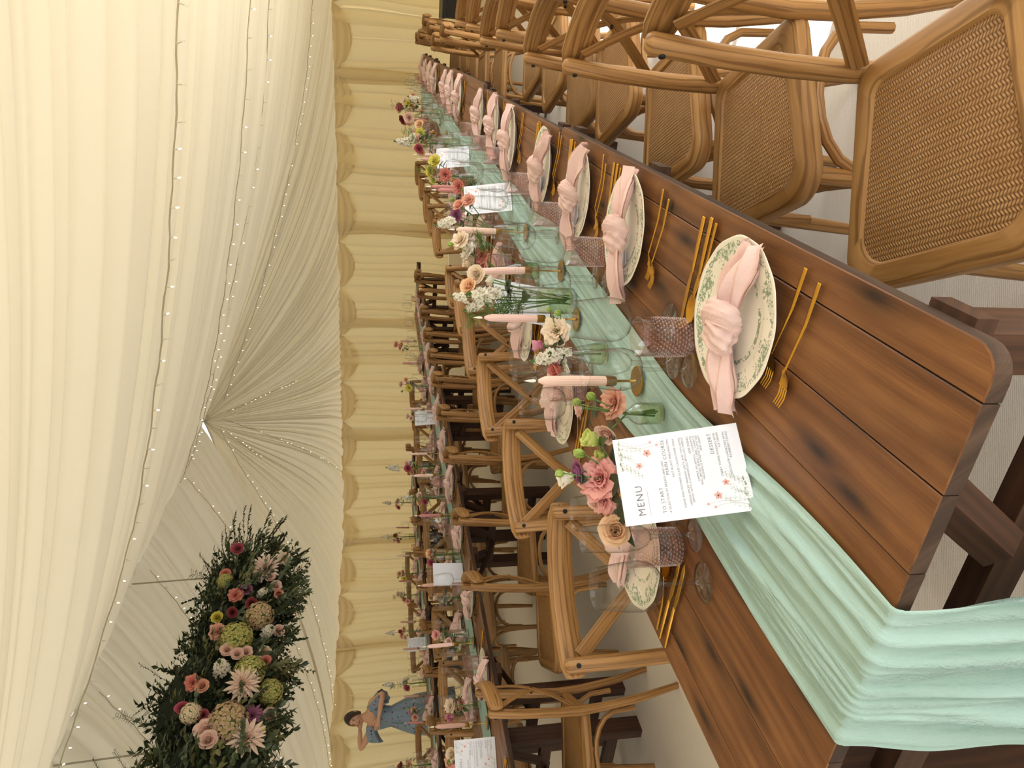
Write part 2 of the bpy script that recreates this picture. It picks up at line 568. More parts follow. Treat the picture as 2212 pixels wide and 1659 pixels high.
def obj(name, mb, mats=None, parent=None, loc=None, rot=None, smooth=True, angle=40):
    me = mb if isinstance(mb, bpy.types.Mesh) else mb.mesh(name, mats, smooth, angle)
    o = bpy.data.objects.new(name, me)
    link(o, parent)
    if loc is not None:
        o.location = loc
    if rot is not None:
        o.rotation_euler = rot
    return o


def tag(o, label=None, cat=None, group=None, kind=None):
    for k, v in (('label', label), ('category', cat), ('group', group), ('kind', kind)):
        if v:
            o[k] = v
    return o


def thing(name, label, cat, loc=(0, 0, 0), rz=0.0, group=None, rot=None):
    o = bpy.data.objects.new(name, None)
    o.empty_display_size = 0.05
    link(o)
    o.location = loc
    o.rotation_euler = rot if rot is not None else (0, 0, rz)
    return tag(o, label, cat, group)


def copy_under(src, parent):
    for ch in KIDS.get(src.name, ()):
        c = ch.copy()
        link(c, parent)
        c.parent = parent
        copy_under(ch, c)


def dup(root, label, loc, rz=0.0, group=None, rot=None, scale=None):
    r = root.copy()
    link(r)
    r.location = loc
    r.rotation_euler = rot if rot is not None else (0, 0, rz)
    if scale:
        r.scale = (scale,) * 3
    r['label'] = label
    if group:
        r['group'] = group
    copy_under(root, r)
    return r


class Maker:
    """first call places the built thing itself, later calls place copies of it"""

    def __init__(self, root):
        self.root, self.used = root, False

    def put(self, label, loc, rz=0.0, group=None, rot=None, scale=None):
        if not self.used:
            self.used = True
            r = self.root
            r.location = loc
            r.rotation_euler = rot if rot is not None else (0, 0, rz)
            if scale:
                r.scale = (scale,) * 3
            r['label'] = label
            if group:
                r['group'] = group
            return r
        return dup(self.root, label, loc, rz, group, rot, scale)


ORD = ['first', 'second', 'third', 'fourth', 'fifth', 'sixth', 'seventh', 'eighth', 'ninth', 'tenth', 'eleventh', 'twelfth', 'thirteenth', 'fourteenth', 'fifteenth',
       'sixteenth', 'seventeenth', 'eighteenth', 'nineteenth', 'twentieth']

# ------------------------------------------------------------------ the marquee: floor, roof lining, wall lining, swags
XC, APEX_Y, HALF, EAVE, RISE = -4.0, 7.14, 5.5, 2.0, 1.24


def prof(r):
    r = np.clip(r, 0, 1)
    return 0.75 * (1 - r) ** 2 + 0.25 * (1 - r)


def roof_z(x, y):
    dx, dy = abs(x - XC), max(0.0, y - APEX_Y)
    return EAVE + RISE * float(prof((dx ** 5 + dy ** 5) ** 0.2 / HALF))


def big_mesh(name, V, nu, nv, mats, uv=None):
    """V: (nv+1, nu+1, 3) array of grid points"""
    me = bpy.data.meshes.new(name)
    nr, nc = V.shape[:2]
    idx = np.arange(nr * nc).reshape(nr, nc)
    q = np.stack([idx[:-1, :-1], idx[:-1, 1:], idx[1:, 1:], idx[1:, :-1]], -1).reshape(-1, 4)
    me.vertices.add(nr * nc)
    me.vertices.foreach_set('co', V.astype(np.float32).ravel())
    me.loops.add(q.size)
    me.loops.foreach_set('vertex_index', q.astype(np.int32).ravel())
    me.polygons.add(len(q))
    me.polygons.foreach_set('loop_start', np.arange(0, q.size, 4, dtype=np.int32))
    me.polygons.foreach_set('loop_total', np.full(len(q), 4, dtype=np.int32))
    me.update(calc_edges=True)
    me.materials.append(mats)
    me.shade_smooth()
    return me


rs = np.random.RandomState(5)


def pleats(s0, s1, wlo, whi, alo, ahi, k=9):
    """sample positions along a gathered edge and the fold depth (0..) at each: rounded folds with sharp valleys"""
    s, S, Hh = s0, [], []
    while s < s1:
        big = rs.rand() < 0.3
        w = rs.uniform(wlo, whi) * (1.5 if big else 0.8)
        a = rs.uniform(alo, ahi) * (1.25 if big else 0.8)
        sk = rs.uniform(0.6, 1.6)
        lift = rs.uniform(0, 0.5) * a
        for f in np.linspace(0, 1, k, endpoint=False):
            S.append(s + w * f)
            Hh.append(lift * math.sin(PI * f) ** 0.3 + a * math.sin(PI * f ** sk) ** 0.75 + 0.1 * a * math.sin(PI * 3 * f) ** 2)
        s += w
    return np.array(S), np.array(Hh)


def wander(S, T, amp, seed):
    r = np.random.RandomState(seed)
    out = np.zeros((len(T), len(S)))
    for _ in range(4):
        fs, ft, ph, ph2 = r.uniform(0.4, 1.6), r.uniform(1, 4), r.uniform(0, 6.3), r.uniform(0, 6.3)
        out += np.sin(fs * S[None, :] * 2.2 + ph) * np.sin(ft * T[:, None] * 2 + ph2)
    return out * amp / 2


def slope(sign, name, seed, y0):
    S, Hh = pleats(y0, APEX_Y, 0.075, 0.16, 0.028, 0.066)
    S, Hh = np.append(S[S < APEX_Y - 0.01], APEX_Y + 0.01), np.append(Hh[S < APEX_Y - 0.01], 0.0)
    T = np.linspace(0, 1, 46) ** 1.15
    r = T[:, None] * np.ones_like(S)[None, :]
    amp = np.interp(T, [0, 0.03, 0.2, 0.6, 0.95, 1], [0.35, 0.75, 1.0, 1.0, 0.8, 0.4])[:, None]
    X = XC + sign * HALF * r
    Y = S[None, :] + wander(S, T, 0.035, seed)
    Z = EAVE + RISE * prof(r) - Hh[None, :] * amp - 0.012 * np.sin(PI * r) * (1 + np.sin(S[None, :] * 1.7 + seed))
    return tag(obj(name, big_mesh(name, np.stack([X, Y, Z], -1), 0, 0, M['lining'])), kind='structure')


def hip(name):
    S, Hh = pleats(-0.02, PI + 0.02, 0.017, 0.034, 0.035, 0.075)
    Hh = Hh * np.clip(np.minimum(S, PI - S) / 0.07, 0, 1)
    T = np.linspace(0, 1, 50) ** 1.1
    c, s = np.cos(S), np.abs(np.sin(S))
    rho = (np.abs(c / HALF) ** 5 + (s / HALF) ** 5) ** -0.2
    r = T[:, None] * np.ones_like(S)[None, :]
    bow = wander(S * 3, T, 0.02, 9) + 0.05 * np.sin(2 * S)[None, :] * (T * (1 - T))[:, None] * 2
    ang = S[None, :] + bow * np.minimum(1, r * 3)
    X = XC + np.cos(ang) * rho[None, :] * r
    Y = APEX_Y + np.sin(ang) * rho[None, :] * r
    amp = np.interp(T, [0, 0.02, 0.15, 0.5, 0.93, 1], [0.02, 0.12, 0.55, 1.0, 0.8, 0.35])[:, None]
    Z = EAVE + RISE * prof(r) - Hh[None, :] * amp - 0.05 * np.exp(-(r * 18) ** 2)
    return tag(obj(name, big_mesh(name, np.stack([X, Y, Z], -1), 0, 0, M['lining'])), kind='structure')


slope(1, 'ceiling', 1, -3.0)
slope(-1, 'ceiling', 2, -3.0)
hip('ceiling')

# gathered rosette where the roof pleats meet
g = MB()
g.lathe([(0.0, -0.01), (0.015, -0.015), (0.028, 0.0), (0.04, 0.03)], 28, fn=lambda a, r, z: 1 + 0.12 * math.sin(9 * a))
tag(obj('trim_1', g, M['lining'], None, (XC + 0.02, APEX_Y + 0.05, EAVE + RISE - 0.075)), kind='structure')


# the eave line, walked round: near right corner -> far end -> along the wall behind the tables
def eave_point(t):
    """t: metres along the eave, 0 at the corner post where the open side ends"""
    pts = EAVE_PTS
    i = np.searchsorted(EAVE_L, t)
    i = min(max(i, 1), len(pts) - 1)
    f = (t - EAVE_L[i - 1]) / (EAVE_L[i] - EAVE_L[i - 1])
    p = pts[i - 1] * (1 - f) + pts[i] * f
    d = pts[i] - pts[i - 1]
    d = d / np.linalg.norm(d)
    return p, np.array([-d[1], d[0]])


raw = [np.array([XC + HALF, y]) for y in np.linspace(7.0, APEX_Y, 3)]
for a in np.linspace(0.01, PI - 0.01, 160):
    c, s = math.cos(a), math.sin(a)
    rho = (abs(c / HALF) ** 5 + abs(s / HALF) ** 5) ** -0.2
    raw.append(np.array([XC + rho * c, APEX_Y + rho * s]))
raw += [np.array([XC - HALF, y]) for y in np.linspace(APEX_Y, -3.0, 30)]
EAVE_PTS = raw
EAVE_L = np.concatenate([[0], np.cumsum([np.linalg.norm(raw[i + 1] - raw[i]) for i in range(len(raw) - 1)])])
ELEN = EAVE_L[-1]


def wall_run(name, t0, t1, mat, w=(0.10, 0.21), a=(0.018, 0.045), off=0.0, seed=3):
    S, Hh = pleats(t0, t1, w[0], w[1], a[0], a[1], 8)
    keep = S <= t1
    S, Hh = S[keep], Hh[keep]
    T = np.linspace(0, 1, 14)
    wd = wander(S, T, 0.03, seed)
    PX = np.zeros((len(T), len(S), 3))
    for i, s in enumerate(S):
        for j, t in enumerate(T):
            p, nn = eave_point(s + wd[j, i])
            h = Hh[i] * (0.55 + 0.45 * t) + off
            PX[j, i] = (p[0] + nn[0] * h, p[1] + nn[1] * h, 2.01 * (1 - t) + 0.004 * t)
    return tag(obj(name, big_mesh(name, PX, 0, 0, mat)), kind='structure')


# the lining hangs in separate widths: seams where one ends and the next begins
seams = [0.0, 4.15, 5.0, 6.6, 9.1, 10.9, 13.3, 15.6, 18.0, 21.0, ELEN]
for i in range(len(seams) - 1):
    flat = i in (0, 1)
    wall_run('wall_far' if seams[i] < 14 else 'wall_side', seams[i], min(ELEN - 0.01, seams[i + 1] + 0.22), M['wall'],
             w=(0.22, 0.5) if flat else (0.10, 0.24), a=(0.012, 0.03) if flat else (0.045, 0.11), off=0.012 * (i % 2), seed=20 + i)

# scalloped swags all along the eave
sw = tag(thing('trim_2', None, None), kind='structure')
t, k = 0.1, 0
while t < ELEN - 4.5:
    w = 0.93 + 0.08 * math.sin(k * 2.3)
    drop = 0.37 + 0.025 * math.sin(k * 1.7)
    ph = R.random() * 6

    def fn(a, b, t=t, w=w, drop=drop, ph=ph):
        p, nn = eave_point(min(t + w * a, ELEN - 0.01))
        arch = max(0.0, math.sin(PI * a)) ** 0.62
        d = drop * (0.16 + 0.84 * arch) * b
        fold = 0.013 * math.sin(b * 17 + ph + 2.2 * math.sin(PI * a)) * (0.35 + 0.65 * arch)
        out = 0.045 + 0.032 * math.sin(PI * min(1, 0.12 + 0.8 * b)) * (0.25 + 0.75 * arch) + fold
        if b > 0.96:
            out -= 0.03
        return (p[0] + nn[0] * out, p[1] + nn[1] * out, EAVE + 0.035 - d)
    mb = MB().grid(fn, 22, 26)
    obj('swag', mb, M['swag'], sw, angle=180)
    t += w
    k += 1

# right-hand side wall: drawn back from the middle bays, so daylight falls in under the eave
for (ya, yb) in ((0.9, 1.95), (4.05, 4.22), (5.0, 5.5), (6.3, 7.0)):
    S, Hh = pleats(ya, yb, 0.08, 0.16, 0.02, 0.04, 8)
    keep = S <= yb
    S, Hh = S[keep], Hh[keep]
    T = np.linspace(0, 1, 6)
    V = np.zeros((len(T), len(S), 3))
    V[..., 0] = XC + HALF - Hh[None, :]
    V[..., 1] = S[None, :]
    V[..., 2] = (2.01 * (1 - T) + 0.004 * T)[:, None]
    tag(obj('wall_right', big_mesh('wall_right', V, 0, 0, M['wall'])), kind='structure')

# floor and the ground outside
fl = MB().box((XC, 3.9, -0.02), (11.0, 18.2, 0.04))
tag(obj('floor', fl, M['carpet'], smooth=False), kind='structure')
go = MB().box((0, 5, -0.09), (80, 80, 0.08))
tag(obj('ground', go, plain('pale_paving', '#7d7b70', 0.9, noise=0.1), smooth=False), kind='structure')

# ------------------------------------------------------------------ string lights
M['cable'] = plain('light_cable', '#b9ae93', 0.7)
M['bulb_off'] = plain('bulb_holder', '#d8d0ba', 0.4)
mg = NT('bulb_glow')
mg.b.inputs['Base Color'].default_value = (1, 1, 1, 1)
mg.b.inputs['Emission Color'].default_value = (1.0, 0.93, 0.75, 1)
mg.b.inputs['Emission Strength'].default_value = 2.6
M['bulb_on'] = mg.m


def bulb_mesh(on):
    mb = MB()
    mb.lathe([(0.0, 0.0), (0.0034, 0.001), (0.0038, 0.015), (0.0030, 0.021)], 8, m=0)
    mb.lathe([(0.0030, 0.020), (0.0036, 0.026), (0.0028, 0.033), (0.0, 0.037)], 8, m=1)
    return mb.mesh('bulb', [M['bulb_off'], M['bulb_on'] if on else M['glass']])


BON, BOFF = bulb_mesh(True), bulb_mesh(False)


def string_light(pts, label, step, seed, lit=0.7, big=1.0):
    """pts: plan points (x, y); the cable follows the lining just under its folds"""
    rr = random.Random(seed)
    root = thing('string_light', label, 'string light', group=None)
    P3, d = [], [0.0]
    for i in range(len(pts) - 1):
        (x0, y0), (x1, y1) = pts[i], pts[i + 1]
        L = math.hypot(x1 - x0, y1 - y0)
        nseg = max(2, int(L / 0.07))
        for q in range(nseg + (i == len(pts) - 2)):
            f = q / nseg
            x, y = x0 + (x1 - x0) * f, y0 + (y1 - y0) * f
            P3.append(Vector((x + 0.004 * math.sin(q * 1.9), y + 0.006 * math.sin(q * 2.7), roof_z(x, y) - 0.098 + 0.004 * math.sin(q))))
    mb = MB()
    mb.tube(P3, 0.0026 * big, 5)
    tw = []
    for i, p in enumerate(P3):
        tw.append(p + Vector((0.002 * math.cos(i * 1.6), 0.002 * math.sin(i * 1.6), 0.002 * math.cos(i * 1.1))))
    mb.tube(tw, 0.0022 * big, 5)
    root.location = P3[0]
    for i in range(len(mb.v)):
        mb.v[i] = tuple(Vector(mb.v[i]) - P3[0])
    obj('cable', mb, M['cable'], root, angle=180)
    acc, nxt = 0.0, rr.uniform(0, step)
    for i in range(1, len(P3)):
        seg = (P3[i] - P3[i - 1]).length
        while nxt <= acc + seg:
            p = P3[i - 1].lerp(P3[i], (nxt - acc) / seg)
            o = obj('bulb', BON if rr.random() < lit else BOFF, None, root, p - P3[0])
            dirv = Vector((rr.uniform(-0.4, 0.4), rr.uniform(-0.4, 0.4), -1.0))
            o.rotation_euler = dirv.to_track_quat('Z', 'Y').to_euler()
            o.scale = (0.95,) * 3
            nxt += step * rr.uniform(0.85, 1.15)
        acc += seg


string_light([(1.3, 3.0), (0.0, 3.04), (-0.65, 3.11), (-2.5, 3.3), (-3.6, 2.95), (-4.0, 2.8)], 'string of fairy lights on the roof lining directly over the front long table', 0.13, 1, 0.6, 1.3)
string_light([(1.3, 4.6), (0.0, 4.69), (-0.5, 4.8), (-1.5, 5.02), (-2.9, 5.5), (-3.9, 5.8)], 'string of fairy lights just behind the one over the front table', 0.16, 2, 0.75)
string_light([(1.3, 5.5), (0.1, 5.5), (-0.6, 5.7), (-1.9, 5.55), (-2.6, 5.7), (-4.0, 6.24)], 'string of fairy lights in the middle of the near roof slope, dark cable', 0.15, 3, 0.7)
string_light([(1.2, 9.0), (0.22, 9.06), (-0.56, 9.3), (-1.77, 8.9), (-2.88, 8.35), (-3.9, 7.45)], 'string of fairy lights curving from the far eave into the gathered roof peak', 0.13, 4, 0.75)
string_light([(-4.08, 7.49), (-4.25, 8.22), (-4.56, 9.3)], 'short string of fairy lights running down from the gathered roof peak', 0.13, 5, 0.8)
string_light([(-4.11, 7.39), (-4.85, 8.28), (-6.38, 10.11), (-7.65, 11.6)], 'long string of fairy lights from the gathered peak to the far corner swag', 0.13, 6, 0.35)
string_light([(-4.19, 7.31), (-4.7, 7.29), (-5.85, 7.53), (-7.26, 7.63), (-8.22, 7.56), (-9.0, 7.4)], 'string of fairy lights from the gathered peak passing behind the hanging flowers', 0.13, 7, 0.6)
string_light([(-4.26, 7.38), (-4.65, 7.67), (-5.0, 7.95)], 'shortest string of fairy lights beside the gathered roof peak', 0.1, 8, 0.8)
string_light([(-4.05, 6.09), (-4.78, 6.27), (-6.76, 6.51), (-8.27, 6.53), (-9.1, 6.4)], 'string of fairy lights down the far roof slope above the standing person', 0.13, 9, 0.6)
string_light([(-4.05, 4.79), (-4.95, 4.86), (-6.5, 4.95), (-8.9, 5.0)], 'string of fairy lights down the far roof slope at the end of the hanging flowers', 0.13, 10, 0.6)
string_light([(-4.05, 3.61), (-4.88, 3.67), (-6.5, 3.75)], 'string of fairy lights down the far roof slope above the hanging flowers', 0.13, 11, 0.7)

# ------------------------------------------------------------------ trestle tables
TW = 0.89


def plank_outline(x0, x1, L, r0=0.0, r1=0.0):
    """CCW outline of a plank from y=0 to L; r0 rounds the corners at x0, r1 those at x1"""
    pts = []

    def corner(cx_, cy_, r, a0):
        if r <= 0:
            pts.append((cx_, cy_))
        else:
            for q in range(6):
                a = a0 + PI / 2 * q / 5
                ox, oy = (r if cx_ == x0 else -r), (r if cy_ == 0 else -r)
                pts.append((cx_ + ox + r * math.cos(a), cy_ + oy + r * math.sin(a)))
    corner(x0, 0, r0, PI)
    corner(x1, 0, r1, 1.5 * PI)
    corner(x1, L, r1, 0)
    corner(x0, L, r0, PI / 2)
    return pts


def build_table(label, near_end=False):
    L = 1.822
    root = thing('trestle_table', label, 'table')
    b = [0.0, 0.057, 0.169, 0.278, 0.388, 0.499, 0.605, 0.715, 0.83, TW]
    for i in range(9):
        x1, x0 = -b[i] - (0.0007 if i else 0), -b[i + 1] + (0.0007 if i < 8 else 0)
        mb = MB().prism(plank_outline(x0, x1, L, 0.035 if i == 8 else 0.001, 0.035 if i == 0 else 0.001), 0.737 + 0.0004 * (i % 3), 0.7595 + 0.0005 * ((i * 7) % 3), 0.0014, 0, 1)
        for q in range(len(mb.uv)):
            mb.uv[q] = [(u + 0.37 * i, v + 0.61 * i) for u, v in mb.uv[q]]
        obj('plank', mb, [M['table'], M['edge']], root, smooth=False)
    for y in (0.10, 1.03, 1.72):
        obj('batten', MB().box((-TW / 2, y, 0.723), (TW + 0.02, 0.07, 0.027)), M['trestle'], root, smooth=False)
    for y, s in ((0.13, 1), (1.69, -1)):
        ins = 0.04 if near_end and s == 1 else 0.24
        for x in (-ins, -TW + ins):
            obj('leg', MB().box((x, y, 0.35), (0.05, 0.09, 0.70)), M['trestle'], root, smooth=False)
        obj('crossbar', MB().box((-TW / 2, y - 0.02, 0.50), (TW - 2 * ins + 0.03, 0.04, 0.055)), M['trestle'], root, smooth=False)
        obj('crossbar', MB().box((-TW / 2, y, 0.14), (TW - 2 * ins - 0.05, 0.035, 0.06)), M['trestle'], root, smooth=False)
        for sx in (1, -1):
            a, c = Vector((-TW / 2 + sx * (0.24 if ins < 0.1 else 0.16), y - 0.045, 0.70)), Vector((-TW / 2 + sx * (0.12 if ins < 0.1 else 0.08), y - 0.045, 0.53))
            mb = MB().tube([a, c], 0.034, 4, (1.0, 0.45), up=(0, 1, 0))
            obj('brace', mb, M['trestle'], root, smooth=False)
        if near_end and s == 1:
            continue
        d = MB().tube([Vector((-TW / 2, y, 0.47)), Vector((-TW / 2, y + s * 0.55, 0.70))], 0.032, 4, (1, 0.5))
        obj('stay', d, M['trestle'], root, smooth=False)
    return Maker(root)


TABLE = build_table('x')
TABLE_END = build_table('x', True)
TX = {'front': -0.228, 'middle': -2.905, 'back': -5.88}
T_Y0 = {'front': 0.528, 'middle': 0.62, 'back': 2.3}
T_N = {'front': 5, 'middle': 5, 'back': 4}
_jit = [0.0, -0.012, 0.01, -0.006, 0.008]
TNAME = {'front': 'long table under the rattan chairs on the daylight side', 'middle': 'middle long table', 'back': 'back long table beside the draped wall'}
for tn in ('front', 'middle', 'back'):
    for i in range(T_N[tn]):
        (TABLE_END if tn == 'front' and i == 0 else TABLE).put('dark plank trestle table, %s from the near end of the %s' % (ORD[i], {'front': 'front long table', 'middle': 'middle long table', 'back': 'back long table'}[tn]),
                  (TX[tn] + _jit[i], T_Y0[tn] + i * 1.83, 0), 0, 'trestle tables joined end to end')


# ------------------------------------------------------------------ runners
def runner(tn, y_end, seed, hang, n_across=56, n_along=520):
    rr = np.random.RandomState(seed)
    xc0 = TX[tn] - TW / 2 - 0.0
    y0 = T_Y0[tn]
    zt = 0.7615
    L = y_end - y0
    tt = np.linspace(0, 1, n_along) ** 1.6 * L
    if hang:
        th = np.linspace(-hang, -0.02, 60)
        path = np.concatenate([th, np.linspace(-0.016, 0.02, 8), tt[1:] + 0.02])
    else:
        path = tt
    ss = np.linspace(0, 1, n_across + 1)
    ks = [(rr.uniform(2.0, 3.2), rr.uniform(0, 6.3), rr.uniform(0.5, 1.4)), (rr.uniform(4.5, 6.5), rr.uniform(0, 6.3), rr.uniform(0.7, 2.0)),
          (rr.uniform(9, 12), rr.uniform(0, 6.3), rr.uniform(1, 2.5)), (rr.uniform(17, 22), rr.uniform(0, 6.3), rr.uniform(1.5, 3.5))]
    V = np.zeros((len(path), len(ss), 3))
    for j, p in enumerate(path):
        q = max(p, 0)
        half = 0.118 + 0.012 * math.sin(q * 3.1 + seed) + 0.008 * math.sin(q * 8.3 + seed * 2)
        c = xc0 + 0.012 * math.sin(q * 1.7 + seed) + 0.006 * math.sin(q * 5.1)
        if p < 0:
            half = 0.118 + 0.012 * math.sin(seed) + 0.008 * math.sin(seed * 2) + 0.03 * min(1, -p * 3)
            half += 0.004 * math.sin(p * 30)
        h = np.zeros_like(ss)
        for a, (k, ph, dr) in zip((1.0, 0.75, 0.5, 0.3), ks):
            w = np.sin(k * ss * PI + ph + 0.8 * math.sin(dr * p * 2.2 + ph))
            h += a * (1 - np.abs(w)) ** 2.0
        x = c + (ss * 2 - 1) * half + 0.006 * np.sin(ss * 9 + p * 3)
        e = np.minimum(1, np.minimum(ss, 1 - ss) * 9)
        fold0 = 0.015 * np.minimum(h, 1.3) * (0.35 + 0.65 * e) * 0.8
        if p >= 0.02:
            e = np.minimum(1, np.minimum(ss, 1 - ss) * 9)
            z = zt + 0.0012 + (0.0055 + 0.0095 * max(0.0, min(1.0, (0.62 - p) / 0.3))) * np.minimum(h, 1.3) * (0.35 + 0.65 * e) * (0.8 + 0.2 * math.sin(p * 5))
            V[j] = np.stack([x, np.full_like(ss, y0 + p - 0.02), z], -1)
        elif p > -0.02:
            a = min(1.0, (0.02 - p) / 0.036) * PI / 2
            V[j] = np.stack([x, y0 + 0.002 - (0.006 + fold0) * math.sin(a), zt + 0.0012 + fold0 * math.cos(a) - 0.006 * (1 - math.cos(a))], -1)
        else:
            fall = -p
            b = min(1, fall * 4)
            out = 0.004 + fold0 + b * (0.026 * h - 0.006) + 0.012 * b * np.sin(ss * 14 + 1.5 + fall * 2)
            V[j] = np.stack([x, y0 - out, np.full_like(ss, zt - 0.0048 - (fall - 0.018))], -1)
    return obj('table_runner', big_mesh('table_runner', V, 0, 0, M['runner']))


tag(runner('front', 9.66, 3, 0.50), 'mint gauze runner hanging over the near end of the front long table', 'table runner')
tag(runner('middle', 9.7, 5, 0.45, 30, 300), 'mint gauze runner along the middle long table', 'table runner')
tag(runner('back', 9.6, 8, 0.45, 24, 240), 'mint gauze runner along the back long table beside the draped wall', 'table runner')


# ------------------------------------------------------------------ cross-back chairs
def seat_outline(inset=0.0, n=10):
    """rounded shield: broad front, narrower back"""
    cor = [(0.215, 0.205, 0.07), (-0.215, 0.205, 0.07), (-0.180, -0.20, 0.04), (0.180, -0.20, 0.04)]
    st = [0, PI / 2, PI, 1.5 * PI]
    pts = []
    for (x, y, r), a0 in zip(cor, st):
        x -= inset * (1 if x > 0 else -1)
        y -= inset * (1 if y > 0 else -1)
        r = max(0.02, r - inset * 0.3)
        cx_, cy_ = x - r * (1 if x > 0 else -1), y - r * (1 if y > 0 else -1)
        for q in range(n):
            a = a0 + PI / 2 * q / (n - 1)
            pts.append((cx_ + r * math.cos(a), cy_ + r * math.sin(a) + 0.018 * (1 - (cx_ / 0.2) ** 2 if y > 0 else 0)))
    return pts


def build_chair(bolts=True):
    root = thing('crossback_chair', 'x', 'chair')
    # seat frame: a ring with rounded edge
    rings = [(0.0, 0.418), (-0.006, 0.424), (-0.008, 0.440), (-0.004, 0.454), (0.006, 0.460), (0.040, 0.4605), (0.047, 0.454), (0.047, 0.420), (0.0, 0.418)]
    V, F, UV = [], [], []
    outs = [seat_outline(i) for i, _ in rings]
    n = len(outs[0])
    per = [0.0]
    for k in range(n):
        a, b = outs[0][k], outs[0][(k + 1) % n]
        per.append(per[-1] + math.hypot(a[0] - b[0], a[1] - b[1]))
    for o, (_, z) in zip(outs, rings):
        V += [(x, y, z) for x, y in o]
    for j in range(len(rings) - 1):
        for k in range(n):
            k2 = (k + 1) % n
            F.append((j * n + k, j * n + k2, (j + 1) * n + k2, (j + 1) * n + k))
            UV.append([(0.012 * j, per[k]), (0.012 * j, per[k + 1]), (0.012 * (j + 1), per[k + 1]), (0.012 * (j + 1), per[k])])
    obj('seat_frame', MB().add(V, F, UV), M['chair'], root)
    # rattan panel, slightly domed
    o = seat_outline(0.045)
    mb = MB()
    V, F, ns = [], [], 7
    for j in range(ns):
        f = 1 - j / ns
        V += [(x * f, y * f, 0.4555 + 0.006 * (1 - f * f)) for x, y in o]
    V.append((0, 0, 0.4615))
    for j in range(ns - 1):
        F += [(j * n + k, j * n + (k + 1) % n, (j + 1) * n + (k + 1) % n, (j + 1) * n + k) for k in range(n)]
    F += [((ns - 1) * n + k, (ns - 1) * n + (k + 1) % n, len(V) - 1) for k in range(n)]
    mb.add(V, F)
    obj('rattan_seat', mb, M['rattan'], root)
    # back posts running down into the rear legs
    for s in (-1, 1):
        path = [(s * 0.195, -0.275, 0.0), (s * 0.188, -0.235, 0.18), (s * 0.183, -0.210, 0.36), (s * 0.184, -0.203, 0.47), (s * 0.189, -0.206, 0.60), (s * 0.194, -0.215, 0.74), (s * 0.197, -0.228, 0.865)]
        obj('back_post', MB().tube(path, [0.015, 0.0185, 0.0205, 0.0215, 0.0215, 0.0215, 0.021], 12, (1.0, 0.95), round_end=True), M['chair'], root)
        leg = [(s * 0.160, 0.150, 0.42), (s * 0.166, 0.160, 0.25), (s * 0.178, 0.178, 0.0)]
        obj('leg', MB().tube(leg, [0.020, 0.0195, 0.015], 10), M['chair'], root)
        # cross slat: bowed strip from a rail end to the foot of the other post
        sl = []
        for q in range(9):
            f = q / 8
            x = s * (0.176 - 0.336 * f)
            z = 0.826 - 0.356 * f
            y = -0.248 + 0.042 * f - 0.042 * math.sin(PI * f) - 0.004 * s
            sl.append((x, y, z))
        obj('cross_slat', MB().tube(sl, 0.0195, 8, (1.0, 0.26), up=(0, 1, 0)), M['chair'], root)
        # side brace: bentwood hoop from front leg up under the seat to the rear leg
        arch = []
        for q in range(11):
            a = PI * q / 10
            f = (1 - math.cos(a)) / 2
            arch.append((s * (0.172 + 0.004 * math.sin(a)), 0.152 - 0.345 * f, 0.205 + 0.195 * math.sin(a) ** 0.55))
        obj('brace', MB().tube(arch, 0.0125, 8), M['chair'], root)
    arch = []
    for q in range(11):
        a = PI * q / 10
        arch.append((0.152 * math.cos(a), 0.158 + 0.006 * math.sin(a), 0.205 + 0.195 * math.sin(a) ** 0.55))
    obj('brace', MB().tube(arch, 0.0125, 8), M['chair'], root)
    # top rail: curved board behind the posts
    ra = []
    for q in range(17):
        f = q / 16 * 2 - 1
        ra.append((f * 0.224, -0.254 - 0.045 * (1 - f * f), 0.843 + 0.006 * (1 - f * f)))
    rad = [0.028] + [0.036] * 15 + [0.028]
    obj('top_rail', MB().tube(ra, rad, 14, (0.36, 1.0), up=(0, 0, 1), round_end=True), M['chair'], root)
    if bolts:
        for s in (-1, 1):
            for (x, y, z, r) in ((s * 0.197, -0.2035, 0.845, 0.0078), ):
                obj('bolt', MB().tube([(x, y - 0.012, z), (x, y + 0.0012, z)], [r, r * 0.8], 10), M['bolt'], root)
        obj('bolt', MB().tube([(0, -0.280, 0.6425), (0, -0.250, 0.6425)], 0.005, 8), M['bolt'], root)
    return Maker(root)


CHAIR = build_chair(True)


def put_chair(x, y, az, label, group):
    """az: facing direction in degrees, 0 = +X, 90 = +Y"""
    CHAIR.put(label, (x, y, 0), math.radians(az - 90), group)


def lab_chair(i, side, tn):
    return 'oak chair with rattan seat, %s from near end, %s of %s' % (ORD[i], side, tn)


f27 = 180 + 27.5
rows = [(-0.09, 1.07, f27), (-0.148, 1.667, f27 + 1), (-0.158, 2.213, f27 - 1), (-0.085, 2.836, f27), (-0.125, 3.315, f27 - 2), (-0.056, 3.90, f27), (-0.05, 4.45, f27 - 3),
        (-0.22, 5.62, 188), (-0.29, 6.48, 190), (-0.20, 7.11, 192), (-0.13, 7.83, 190), (-0.26, 8.5, 188), (-0.29, 9.1, 188)]
for i, (x, y, a) in enumerate(rows):
    put_chair(x, y, a, lab_chair(i, 'daylight side', 'front table'), 'chairs on the daylight side of the front table')
left = [(-1.304, 1.394, 44), (-1.42, 2.105, 37), (-1.463, 2.831, 33), (-1.457, 3.456, 34), (-1.434, 3.913, 24), (-1.496, 4.468, 16), (-1.484, 5.678, 25), (-1.495, 6.326, 21), (-1.496, 6.938, 32),
        (-1.48, 7.75, 24), (-1.47, 8.5, 22)]
